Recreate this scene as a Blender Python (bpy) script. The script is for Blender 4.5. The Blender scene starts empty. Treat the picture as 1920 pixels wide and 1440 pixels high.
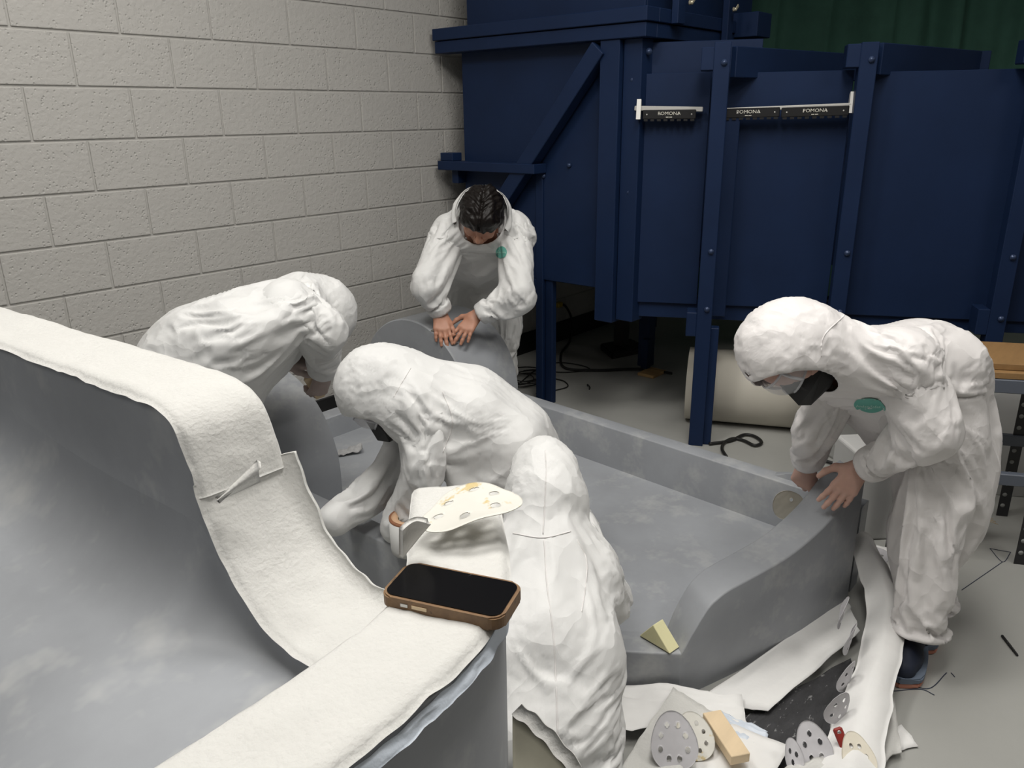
import bpy, bmesh, math, random
import numpy as np
from mathutils import Vector, Matrix
from mathutils.bvhtree import BVHTree

random.seed(7)
SC = bpy.context.scene
COL = SC.collection
PI = math.pi

# ------------------------------------------------------------------ camera
# calibrated on the block wall: X runs along the wall, Y towards it, Z up
FPX, CA, CB, CC, CAMH = 1471.15, .8608, -.3294, .0126, 1.62
WALL_Y = 3.47
_fw = np.array([math.sin(CA)*math.cos(CB), math.cos(CA)*math.cos(CB), math.sin(CB)])
_r = np.array([math.cos(CA), -math.sin(CA), 0.]); _d = np.cross(_fw, _r)
CR = _r*math.cos(CC) + _d*math.sin(CC); CD = -_r*math.sin(CC) + _d*math.cos(CC); CF = _fw
cam = bpy.data.cameras.new('camera'); cam.sensor_width = 36; cam.lens = FPX/1920*36
cam.clip_start = .05; cam.clip_end = 60
co = bpy.data.objects.new('camera', cam); COL.objects.link(co)
co.matrix_world = Matrix(((CR[0], -CD[0], -CF[0], 0), (CR[1], -CD[1], -CF[1], 0), (CR[2], -CD[2], -CF[2], CAMH), (0, 0, 0, 1)))
SC.camera = co

# ------------------------------------------------------------------ world, lamps, exposure
w = bpy.data.worlds.new('room_air'); SC.world = w; w.use_nodes = True
w.node_tree.nodes['Background'].inputs[0].default_value = (1, .98, .95, 1)
w.node_tree.nodes['Background'].inputs[1].default_value = .10
SC.view_settings.view_transform = 'Standard'; SC.view_settings.look = 'None'
SC.view_settings.gamma = 1; SC.view_settings.use_curve_mapping = False
SC.view_settings.exposure = -.22
CEIL = 3.7
LAMPS = [(.7, 2.0, 44), (.75, .3, 34), (2.2, .9, 38), (-1.8, 1.2, 16), (2.2, -1.6, 22), (4.9, -2.8, 18)]
for lx, ly, lw in LAMPS:
    l = bpy.data.lights.new('ceiling_lamp_light', 'AREA'); l.shape = 'RECTANGLE'; l.size = 1.2; l.size_y = .55
    l.energy = lw; l.color = (1, .97, .925)
    o = bpy.data.objects.new('ceiling_lamp_light', l); COL.objects.link(o); o.location = (lx, ly, CEIL-.09)

# ------------------------------------------------------------------ helpers
def V(*a): return np.array(a, float)
def ray(px, py): return CR*((px-960)/FPX) + CD*((py-720)/FPX) + CF
CAM = V(0, 0, CAMH)
def atd(px, py, d): return CAM + ray(px, py)*d
def atz(px, py, z): v = ray(px, py); return CAM + v*((z-CAMH)/v[2])
def atx(px, py, x): v = ray(px, py); return CAM + v*(x/v[0])
def aty(px, py, y): v = ray(px, py); return CAM + v*(y/v[1])
def nrm(v): v = np.asarray(v, float); return v/max(1e-9, np.linalg.norm(v))
def lerp(a, b, t): return a + (b-a)*t
def sstep(a, b, x): t = np.clip((x-a)/(b-a), 0, 1); return t*t*(3-2*t)

_rng = np.random.RandomState(5)
_perm = _rng.permutation(256); _perm = np.concatenate([_perm, _perm, _perm])
_g = _rng.normal(size=(256, 3)); _g /= np.linalg.norm(_g, axis=1)[:, None]
def noise3(p):
    p = np.asarray(p, float); i = np.floor(p).astype(int); f = p-i; i &= 255
    u = f*f*f*(f*(f*6-15)+10); out = 0
    for a in (0, 1):
        for b in (0, 1):
            for c in (0, 1):
                h = _perm[_perm[_perm[i[..., 0]+a]+i[..., 1]+b]+i[..., 2]+c]
                d = f-np.array([a, b, c]); g = (_g[h]*d).sum(-1)
                wgt = (u[..., 0] if a else 1-u[..., 0])*(u[..., 1] if b else 1-u[..., 1])*(u[..., 2] if c else 1-u[..., 2])
                out = out + wgt*g
    return out

def tag(o, label=None, cat=None, group=None, kind=None):
    if label: o['label'] = label
    if cat: o['category'] = cat
    if group: o['group'] = group
    if kind: o['kind'] = kind
    return o
def empty(name, loc=(0, 0, 0)):
    o = bpy.data.objects.new(name, None); COL.objects.link(o); o.location = loc; o.empty_display_size = .05
    return o
def link(name, me, mat=None, parent=None, smooth=False):
    if mat is not None and not me.materials: me.materials.append(mat)
    if smooth: me.polygons.foreach_set('use_smooth', [True]*len(me.polygons))
    o = bpy.data.objects.new(name, me); COL.objects.link(o)
    if parent is not None:
        o.parent = parent
        o.matrix_parent_inverse = Matrix.Translation(-Vector(parent.location)) if parent.type == 'EMPTY' else Matrix()
    return o
def mesh(name, vs, fs, mat=None, parent=None, smooth=False):
    me = bpy.data.meshes.new(name); me.from_pydata([tuple(map(float, v)) for v in vs], [], [tuple(map(int, f)) for f in fs]); me.update()
    return link(name, me, mat, parent, smooth)
def npmesh(name, vs, fs, mat=None, parent=None, smooth=True):
    """fast quads mesh from numpy arrays"""
    me = bpy.data.meshes.new(name); n = len(fs); k = fs.shape[1]
    me.vertices.add(len(vs)); me.vertices.foreach_set('co', np.ascontiguousarray(vs, np.float32).ravel())
    me.loops.add(n*k); me.loops.foreach_set('vertex_index', np.ascontiguousarray(fs, np.int32).ravel())
    me.polygons.add(n); me.polygons.foreach_set('loop_start', np.arange(n, dtype=np.int32)*k)
    me.polygons.foreach_set('loop_total', np.full(n, k, np.int32)); me.update(); me.validate()
    return link(name, me, mat, parent, smooth)
def bmobj(name, bm, mat=None, parent=None, smooth=False):
    bmesh.ops.recalc_face_normals(bm, faces=bm.faces)
    me = bpy.data.meshes.new(name); bm.to_mesh(me); bm.free()
    return link(name, me, mat, parent, smooth)
def add_obox(bm, c, ax, ay, az, bev=0.0, seg=1):
    """oriented box: centre and three half-axis vectors"""
    c, ax, ay, az = map(lambda v: Vector(v), (c, ax, ay, az))
    vs = [bm.verts.new(c+ax*i+ay*j+az*k) for i in (-1, 1) for j in (-1, 1) for k in (-1, 1)]
    F = [(0, 1, 3, 2), (4, 6, 7, 5), (0, 4, 5, 1), (2, 3, 7, 6), (0, 2, 6, 4), (1, 5, 7, 3)]
    fs = [bm.faces.new([vs[q] for q in f]) for f in F]
    if bev > 0:
        es = list({e for f in fs for e in f.edges})
        bmesh.ops.bevel(bm, geom=es, offset=bev, segments=seg, affect='EDGES', profile=.5)
def beam(name, p0, p1, side, w, h, mat, parent=None, bev=.003):
    """box from p0 to p1; cross-section w along side, h along the third axis"""
    p0, p1 = np.array(p0, float), np.array(p1, float); a = (p1-p0)/2; s = np.array(side, float)
    s = nrm(s-nrm(a)*np.dot(s, nrm(a))); t = np.cross(nrm(a), s)
    bm = bmesh.new(); add_obox(bm, (p0+p1)/2, a, s*w/2, t*h/2, bev)
    return bmobj(name, bm, mat, parent)
def box(name, lo, hi, mat, parent=None, bev=.003, seg=1):
    lo, hi = np.array(lo, float), np.array(hi, float); c = (lo+hi)/2; h = (hi-lo)/2
    bm = bmesh.new(); add_obox(bm, c, (h[0], 0, 0), (0, h[1], 0), (0, 0, h[2]), bev, seg)
    return bmobj(name, bm, mat, parent)
def spline(pts, n):
    """Catmull-Rom through pts, n samples"""
    P = np.array(pts, float); m = len(P); Q = np.vstack([2*P[0]-P[1], P, 2*P[-1]-P[-2]])
    out = []
    for s in np.linspace(0, m-1, n):
        i = min(int(s), m-2); t = s-i; a, b, c, d = Q[i:i+4]
        out.append(.5*((2*b)+(-a+c)*t+(2*a-5*b+4*c-d)*t*t+(-a+3*b-3*c+d)*t**3))
    return np.array(out)
def tube(name, pts, r, mat, parent=None, n=60, seg=8):
    P = spline(pts, n); vs = []; fs = []; up = V(0, 0, 1); prev = None
    for i in range(n):
        t = nrm(P[min(i+1, n-1)]-P[max(i-1, 0)])
        if prev is None: prev = nrm(np.cross(t, up if abs(t[2]) < .9 else V(1, 0, 0)))
        a = nrm(prev-t*np.dot(prev, t)); b = np.cross(t, a); prev = a
        rr = r(i/(n-1)) if callable(r) else r
        for k in range(seg): vs.append(P[i]+rr*(a*math.cos(2*PI*k/seg)+b*math.sin(2*PI*k/seg)))
    for i in range(n-1):
        for k in range(seg): fs.append((i*seg+k, i*seg+(k+1) % seg, (i+1)*seg+(k+1) % seg, (i+1)*seg+k))
    fs.append(tuple(range(seg))[::-1]); fs.append(tuple((n-1)*seg+k for k in range(seg)))
    return mesh(name, vs, fs, mat, parent, True)
def sheet(name, G, th, mat, parent=None, smooth=True, keep=None):
    """closed thin sheet from a grid G[i,j] of points, thickness th (below the grid)"""
    G = np.array(G, float); nu, nv = G.shape[:2]
    du = np.gradient(G, axis=0); dv = np.gradient(G, axis=1); N = np.cross(du, dv)
    N /= np.maximum(1e-9, np.linalg.norm(N, axis=2))[..., None]
    A = G.reshape(-1, 3); B = (G-N*th).reshape(-1, 3); n = nu*nv; fs = []
    idx = np.arange(n).reshape(nu, nv)
    K = np.ones((nu-1, nv-1), bool) if keep is None else keep
    Kp = np.zeros((nu+1, nv+1), bool); Kp[1:-1, 1:-1] = K
    for i in range(nu-1):
        for j in range(nv-1):
            if not K[i, j]: continue
            a, b, c, d = idx[i, j], idx[i+1, j], idx[i+1, j+1], idx[i, j+1]
            fs.append((a, b, c, d)); fs.append((a+n, d+n, c+n, b+n))
            if not Kp[i, j+1]: fs.append((d, d+n, a+n, a)[::-1])
            if not Kp[i+2, j+1]: fs.append((b, b+n, c+n, c)[::-1])
            if not Kp[i+1, j]: fs.append((a, a+n, b+n, b)[::-1])
            if not Kp[i+1, j+2]: fs.append((c, c+n, d+n, d)[::-1])
    used = np.unique(np.array([q for f in fs for q in f])); mp = -np.ones(2*n, int); mp[used] = np.arange(len(used))
    VV = np.vstack([A, B])[used]
    return mesh(name, VV, [[mp[q] for q in f] for f in fs], mat, parent, smooth)
def lathe(name, prof, c, axis, mat, parent=None, seg=32, smooth=True):
    """revolve (r,h) profile about axis through c"""
    ax = nrm(axis); a = nrm(np.cross(ax, V(.3, .8, .52))); b = np.cross(ax, a); vs = []; fs = []; m = len(prof)
    for k in range(seg):
        e = a*math.cos(2*PI*k/seg)+b*math.sin(2*PI*k/seg)
        for r, h in prof: vs.append(np.array(c)+e*r+ax*h)
    for k in range(seg):
        for i in range(m-1): fs.append((k*m+i, ((k+1) % seg)*m+i, ((k+1) % seg)*m+i+1, k*m+i+1))
    o = mesh(name, vs, fs, mat, parent, smooth)
    bm = bmesh.new(); bm.from_mesh(o.data); bmesh.ops.remove_doubles(bm, verts=bm.verts, dist=1e-5)
    bmesh.ops.recalc_face_normals(bm, faces=bm.faces); bm.to_mesh(o.data); bm.free()
    return o
def prism(name, poly, z0, z1, mat, parent=None, bev=0.0):
    """vertical prism over plan polygon; z1 may be a list (top height per vertex)"""
    n = len(poly); zt = z1 if hasattr(z1, '__len__') else [z1]*n
    vs = [(p[0], p[1], z0) for p in poly]+[(p[0], p[1], zt[i]) for i, p in enumerate(poly)]
    fs = [tuple(range(n))[::-1], tuple(range(n, 2*n))]+[(i, (i+1) % n, n+(i+1) % n, n+i) for i in range(n)]
    bm = bmesh.new(); bv = [bm.verts.new(v) for v in vs]
    for f in fs: bm.faces.new([bv[q] for q in f])
    if bev:
        bmesh.ops.bevel(bm, geom=list(bm.edges), offset=bev, segments=2, affect='EDGES')
    return bmobj(name, bm, mat, parent)
def text_mesh(s, size):
    c = bpy.data.curves.new('lettering', 'FONT'); c.body = s; c.size = size; c.align_x = 'CENTER'; c.align_y = 'CENTER'
    c.resolution_u = 2
    o = bpy.data.objects.new('lettering', c); COL.objects.link(o)
    me = bpy.data.meshes.new_from_object(o.evaluated_get(bpy.context.evaluated_depsgraph_get()))
    vs = np.array([v.co[:] for v in me.vertices]); fs = [list(p.vertices) for p in me.polygons]
    bpy.data.objects.remove(o); bpy.data.meshes.remove(me)
    return vs, fs
def lettering(s, size, c, right, up, mat, parent, stretch=1.0):
    vs, fs = text_mesh(s, size); right, up = nrm(right), nrm(up)
    return mesh('lettering', [np.array(c)+right*v[0]*stretch+up*v[1] for v in vs], fs, mat, parent)

# ------------------------------------------------------------------ materials
MATS = {}
def M(name, col, rough=.6, var=0., vscale=4., col2=None, bump=0., bscale=40., bdist=.01, metal=0., spec=.5, sheen=0.,
      crease=0., cscale=9., speck=None, speckscale=30., speckth=.72, speckw=.06, stretch=None, trans=0., sss=0., coat=0.):
    m = bpy.data.materials.new(name); m.use_nodes = True; nt = m.node_tree; N = nt.nodes; L = nt.links
    b = N['Principled BSDF']; b.inputs['Roughness'].default_value = rough; b.inputs['Metallic'].default_value = metal
    b.inputs['Specular IOR Level'].default_value = spec; b.inputs['Base Color'].default_value = (*col, 1)
    if sheen: b.inputs['Sheen Weight'].default_value = sheen
    if coat: b.inputs['Coat Weight'].default_value = coat
    if trans: b.inputs['Transmission Weight'].default_value = trans
    if sss:
        b.inputs['Subsurface Weight'].default_value = sss; b.inputs['Subsurface Radius'].default_value = (.012, .005, .003)
    tc = N.new('ShaderNodeTexCoord'); mp = N.new('ShaderNodeMapping'); L.new(tc.outputs['Object'], mp.inputs[0])
    if stretch: mp.inputs['Scale'].default_value = stretch
    cout = None
    if var:
        n1 = N.new('ShaderNodeTexNoise'); n1.inputs['Scale'].default_value = vscale; n1.inputs['Detail'].default_value = 7; n1.inputs['Roughness'].default_value = .62
        L.new(mp.outputs[0], n1.inputs['Vector'])
        r = N.new('ShaderNodeValToRGB'); r.color_ramp.elements[0].position = .5-.25; r.color_ramp.elements[1].position = .5+.25
        c2 = col2 or tuple(min(1, x*(1+var)) for x in col)
        r.color_ramp.elements[0].color = (*[x*(1-var*.6) for x in col], 1) if col2 is None else (*col, 1)
        r.color_ramp.elements[1].color = (*c2, 1)
        L.new(n1.outputs['Fac'], r.inputs[0]); cout = r.outputs[0]
    if speck:
        n2 = N.new('ShaderNodeTexNoise'); n2.inputs['Scale'].default_value = speckscale; n2.inputs['Detail'].default_value = 4; n2.inputs['Roughness'].default_value = .7
        L.new(mp.outputs[0], n2.inputs['Vector'])
        r2 = N.new('ShaderNodeValToRGB'); r2.color_ramp.elements[0].position = speckth; r2.color_ramp.elements[1].position = min(1, speckth+speckw)
        L.new(n2.outputs['Fac'], r2.inputs[0])
        mx = N.new('ShaderNodeMix'); mx.data_type = 'RGBA'; L.new(r2.outputs[0], mx.inputs[0])
        if cout: L.new(cout, mx.inputs[6])
        else: mx.inputs[6].default_value = (*col, 1)
        mx.inputs[7].default_value = (*speck, 1); cout = mx.outputs[2]
    if cout: L.new(cout, b.inputs['Base Color'])
    prev = None
    if crease:
        nz = N.new('ShaderNodeTexNoise'); nz.inputs['Scale'].default_value = cscale*.8; nz.inputs['Detail'].default_value = 2; L.new(mp.outputs[0], nz.inputs['Vector'])
        mxv = N.new('ShaderNodeMix'); mxv.data_type = 'VECTOR'; mxv.inputs[0].default_value = .14
        L.new(mp.outputs[0], mxv.inputs[4]); L.new(nz.outputs['Color'], mxv.inputs[5])
        vo = N.new('ShaderNodeTexVoronoi'); vo.feature = 'F1'; vo.distance = 'EUCLIDEAN'; vo.inputs['Scale'].default_value = cscale
        L.new(mxv.outputs[1], vo.inputs['Vector'])
        bp = N.new('ShaderNodeBump'); bp.inputs['Strength'].default_value = crease; bp.inputs['Distance'].default_value = .02
        L.new(vo.outputs['Distance'], bp.inputs['Height']); prev = bp
    if bump:
        n3 = N.new('ShaderNodeTexNoise'); n3.inputs['Scale'].default_value = bscale; n3.inputs['Detail'].default_value = 5
        L.new(mp.outputs[0], n3.inputs['Vector'])
        bp = N.new('ShaderNodeBump'); bp.inputs['Strength'].default_value = bump; bp.inputs['Distance'].default_value = bdist
        L.new(n3.outputs['Fac'], bp.inputs['Height'])
        if prev: L.new(prev.outputs[0], bp.inputs['Normal'])
        prev = bp
    if prev: L.new(prev.outputs[0], b.inputs['Normal'])
    MATS[name] = m
    return m
def glassy(name, col=(1, 1, 1), alpha=.22, rough=.08):
    m = bpy.data.materials.new(name); m.use_nodes = True; nt = m.node_tree; N = nt.nodes; L = nt.links
    for n in list(N): N.remove(n)
    out = N.new('ShaderNodeOutputMaterial'); t = N.new('ShaderNodeBsdfTransparent'); g = N.new('ShaderNodeBsdfPrincipled'); mx = N.new('ShaderNodeMixShader')
    g.inputs['Base Color'].default_value = (*col, 1); g.inputs['Roughness'].default_value = rough
    mx.inputs[0].default_value = alpha; L.new(t.outputs[0], mx.inputs[1]); L.new(g.outputs[0], mx.inputs[2]); L.new(mx.outputs[0], out.inputs[0])
    return m

m_block = M('painted_block', (.455, .443, .418), .75, .04, 3, bump=.55, bscale=55, bdist=.006)
def pits(m):
    nt = m.node_tree; N = nt.nodes; L = nt.links; b = N['Principled BSDF']
    tc = N.new('ShaderNodeTexCoord'); gm = N.new('ShaderNodeNewGeometry')
    vo = N.new('ShaderNodeTexVoronoi'); vo.inputs['Scale'].default_value = 62; vo.inputs['Randomness'].default_value = 1
    L.new(gm.outputs['Position'], vo.inputs['Vector'])
    n = N.new('ShaderNodeTexNoise'); n.inputs['Scale'].default_value = 16; L.new(gm.outputs['Position'], n.inputs['Vector'])
    r = N.new('ShaderNodeValToRGB'); r.color_ramp.elements[0].position = .1; r.color_ramp.elements[1].position = .32
    L.new(vo.outputs['Distance'], r.inputs[0])
    r2 = N.new('ShaderNodeValToRGB'); r2.color_ramp.elements[0].position = .47; r2.color_ramp.elements[1].position = .56
    L.new(n.outputs['Fac'], r2.inputs[0])
    mx = N.new('ShaderNodeMath'); mx.operation = 'MAXIMUM'; L.new(r.outputs[0], mx.inputs[0]); L.new(r2.outputs[0], mx.inputs[1])
    bp = N.new('ShaderNodeBump'); bp.inputs['Strength'].default_value = .55; bp.inputs['Distance'].default_value = .004
    L.new(mx.outputs[0], bp.inputs['Height']); old = b.inputs['Normal'].links[0].from_socket
    L.new(old, bp.inputs['Normal']); L.new(bp.outputs[0], b.inputs['Normal'])
pits(m_block)
m_mortar = M('painted_mortar', (.425, .415, .392), .8, .04, 6, bump=.3, bscale=80, bdist=.003)
m_floor = M('painted_concrete', (.36, .36, .34), .42, .10, 2.2, bump=.06, bscale=14, speck=(.12, .12, .115), speckscale=34, speckth=.735)
m_ceiling = M('ceiling_white', (.62, .61, .59), .9)
m_wallplain = M('far_wall_paint', (.3, .3, .29), .9)
m_base = M('black_cove_base', (.012, .012, .013), .5)
m_blue = M('navy_paint', (.0075, .0188, .056), .5, .16, 3.2, spec=.22, bump=.05, bscale=30, speck=(.10, .13, .20), speckscale=26, speckth=.775)
m_bolt = M('navy_bolt', (.03, .05, .11), .35, metal=.3)
m_steel = M('steel', (.55, .55, .54), .35, metal=.8)
m_silver = M('silver_rail', (.62, .61, .58), .4, metal=.3)
m_blackplate = M('black_plate', (.014, .014, .015), .4)
m_print = M('white_print', (.7, .68, .6), .6)
m_brass = M('pale_wingnut', (.6, .55, .42), .4, metal=.6)
m_curtain = M('green_curtain', (.055, .15, .112), .85, .2, 5, bump=.1, bscale=60)
m_grey = M('grey_primer', (.285, .298, .318), .5, .20, 2.6, bump=.04, bscale=8, speck=(.46, .465, .46), speckscale=5.5, speckth=.52, speckw=.30)
m_grey2 = m_grey
m_suit = M('white_coverall', (.70, .70, .69), .55, .03, 3, bump=.12, bscale=26, bdist=.01, crease=.55, cscale=10, sheen=.1, spec=.35)
m_suit_pink = M('white_coverall_warm', (.735, .712, .703), .52, .03, 3, bump=.12, bscale=26, bdist=.01, crease=.55, cscale=10, sheen=.1, spec=.4)
m_seam = M('coverall_seam', (.70, .69, .68), .6)
m_felt = M('white_felt', (.62, .615, .59), .95, .03, 20, bump=.5, bscale=130, bdist=.004, sheen=.3, spec=.15)
m_paper = M('white_paper', (.78, .775, .76), .75, .05, 8, bump=.25, bscale=18, bdist=.01)
m_film = M('pale_blue_film', (.62, .68, .76), .35, .08, 9, bump=.5, bscale=30, bdist=.01)
m_skin = M('skin_light', (.58, .36, .29), .5, .12, 18, sss=.15, bump=.15, bscale=120, bdist=.002)
m_skin_tan = M('skin_tan', (.44, .22, .145), .5, .12, 18, sss=.12, bump=.15, bscale=120, bdist=.002)
m_skin_dusty = M('skin_dusty', (.40, .32, .29), .65, .12, 18, sss=.1)
m_hair = M('dark_hair', (.006, .0042, .0036), .42, .3, 30, spec=.25, bump=.35, bscale=90, bdist=.006)
m_black = M('black_mask', (.010, .010, .011), .6, bump=.1, bscale=200)
m_mint = M('mint_patch', (.12, .40, .33), .55)
m_mintprint = M('mint_print', (.45, .68, .60), .55)
m_shoe = M('navy_knit', (.008, .013, .03), .7, bump=.2, bscale=300, bdist=.001)
m_sole = M('salmon_sole', (.52, .22, .15), .6); m_mid = M('slate_midsole', (.12, .15, .2), .6); m_lace = M('shoe_lace', (.03, .04, .07), .7)
m_disc = M('sanding_disc_grey', (.55, .54, .56), .7, .08, 12, speck=(.10, .09, .12), speckscale=22, speckth=.68)
m_disc_cream = M('sanding_disc_cream', (.66, .645, .59), .75, .06, 14, speck=(.60, .48, .24), speckscale=17, speckth=.56)
m_disc_tan = M('sanding_disc_tan', (.72, .67, .56), .75, .06, 14)
m_woodblk = M('beige_block', (.74, .58, .38), .6, .10, 5, stretch=(1, 6, 6))
m_wedge = M('yellow_foam', (.74, .70, .42), .8, .05, 12, bump=.3, bscale=160, bdist=.002)
m_rubber = M('black_rubber_mat', (.03, .03, .032), .7, .5, 16, bump=.5, bscale=26, speck=(.24, .24, .24), speckscale=22, speckth=.60, stretch=(1, 2.5, 1))
m_red = M('red_handle', (.28, .03, .022), .45)
m_case = M('wood_phone_case', (.13, .07, .035), .5, .35, 40, col2=(.27, .16, .075), speck=(.08, .045, .025), speckscale=60, speckth=.6)
m_screen = M('phone_screen', (.003, .003, .004), .22, speck=(.04, .04, .045), speckscale=55, speckth=.7, spec=.35)
m_tape = M('tape_brown', (.28, .12, .06), .55); m_tape2 = M('tape_beige', (.62, .40, .25), .6); m_core = M('tape_core', (.16, .12, .06), .7)
m_tapewhite = M('tape_side', (.68, .68, .66), .6)
m_roll = M('cream_roll', (.56, .53, .46), .6, .05, 3)
m_cord = M('black_cord', (.008, .008, .008), .55); m_yellow = M('yellow_plug', (.6, .42, .02), .5)
m_ply = M('plywood', (.27, .155, .062), .6, .2, 6, stretch=(1, 8, 8)); m_plyedge = M('plywood_edge', (.5, .32, .14), .7, .2, 30)
m_shelf = M('shelf_steel', (.10, .115, .145), .45); m_post = M('shelf_post_black', (.018, .018, .02), .5)
m_hole = M('slot_light', (.28, .29, .28), .7)
m_bag = M('grey_scrap', (.34, .34, .34), .8, .15, 20, bump=.4, bscale=30)
m_carton = M('pale_bin', (.50, .50, .49), .7, .05, 4)
m_wood = M('raw_wood', (.45, .28, .12), .7, .2, 12)
m_card = M('kraft_inside', (.24, .23, .18), .8, .2, 10)
m_lamp = bpy.data.materials.new('lamp_diffuser'); m_lamp.use_nodes = True
m_lamp.node_tree.nodes['Principled BSDF'].inputs['Emission Color'].default_value = (1, .97, .92, 1)
m_lamp.node_tree.nodes['Principled BSDF'].inputs['Emission Strength'].default_value = 4
m_goggle = glassy('clear_goggle', (.86, .88, .92), .2, .12); m_goggle_frame = glassy('clear_goggle_frame', (.74, .76, .80), .55, .25)

# ------------------------------------------------------------------ the room
fl = box('floor', (-5, -5, -.1), (9.5, WALL_Y+.2, 0), m_floor, bev=0); tag(fl, kind='structure')
ce = box('ceiling', (-5, -5, CEIL), (9.5, WALL_Y+.2, CEIL+.1), m_ceiling, bev=0); tag(ce, kind='structure')
for n, lo, hi in (('wall_left', (-5.1, -5, 0), (-5, WALL_Y, CEIL)), ('wall_front', (-5, -5.1, 0), (9.5, -5, CEIL)), ('wall_right', (9.5, -5, 0), (9.6, WALL_Y, CEIL))):
    tag(box(n, lo, hi, m_wallplain, bev=0), kind='structure')
wb = box('wall_back', (-5, WALL_Y+.006, 0), (9.5, WALL_Y+.2, CEIL), m_mortar, bev=0); tag(wb, kind='structure')
BW, BH = .4064, .2032
bm = bmesh.new(); add_obox(bm, (0, 0, 0), ((BW-.0085)/2, 0, 0), (0, .006, 0), (0, 0, (BH-.0085)/2), .0035, 2)
bmesh.ops.recalc_face_normals(bm, faces=bm.faces)
blk = bpy.data.meshes.new('block'); bm.to_mesh(blk); bm.free(); blk.materials.append(m_block)
X0, Z0 = 1.6194, CAMH+.5358
far = bmesh.new()
for l in range(-8, 12):
    zc = Z0-(l+.5)*BH
    if zc < -.02 or zc > CEIL: continue
    for k in range(-17, 20):
        xc = X0+(k+(.5 if l % 2 == 0 else 0))*BW
        # the even rows have their joints at whole k, the odd ones at halves
        if -4.9 < xc < 9.3:
            if .7 < xc < 5.6 and zc < 2.75:
                o = bpy.data.objects.new('block', blk); COL.objects.link(o); o.parent = wb; o.location = (xc, WALL_Y+.006, zc)
            else:
                add_obox(far, (xc, WALL_Y+.006, zc), ((BW-.0085)/2, 0, 0), (0, .006, 0), (0, 0, (BH-.0085)/2))
tag(bmobj('blockwork', far, m_block, wb), kind='stuff')
tag(box('baseboard_back', (-5, WALL_Y-.016, 0), (9.5, WALL_Y, .15), m_base), kind='structure')
for lx, ly, lw in LAMPS:
    e = empty('ceiling_lamp', (lx, ly, CEIL)); tag(e, 'white rectangular ceiling lamp mounted flush above the work area', 'lamp', 'ceiling lamps')
    box('housing', (lx-.62, ly-.3, CEIL-.06), (lx+.62, ly+.3, CEIL), m_ceiling, e)
    box('diffuser', (lx-.58, ly-.26, CEIL-.075), (lx+.58, ly+.26, CEIL-.06), m_lamp, e, bev=0)

# ------------------------------------------------------------------ green curtain behind the tank
def curtain():
    d = nrm(V(.60, -.80, 0)); n = nrm(V(.8, .6, 0)); c0 = atd(1380, 60, 6.4); c0[2] = 0
    us = np.linspace(-1.2, 4.2, 420); G = []
    prof = .07*np.abs(np.sin(us*7.3+.9*np.sin(us*2.1)))+.035*np.sin(us*17+1.3*np.sin(us*3.7))+.03*np.sin(us*4.1)
    for z in np.linspace(.05, CEIL-.05, 10):
        k = .8+.2*(z/CEIL)
        G.append([c0+d*(u+.02*math.sin(z*2+u*3))+n*(p*k*1.4)+V(0, 0, z) for u, p in zip(us, prof)])
    o = sheet('curtain', np.array(G), .004, m_curtain); tag(o, 'dark green pleated curtain hanging behind the blue tank', 'curtain')
curtain()

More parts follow.
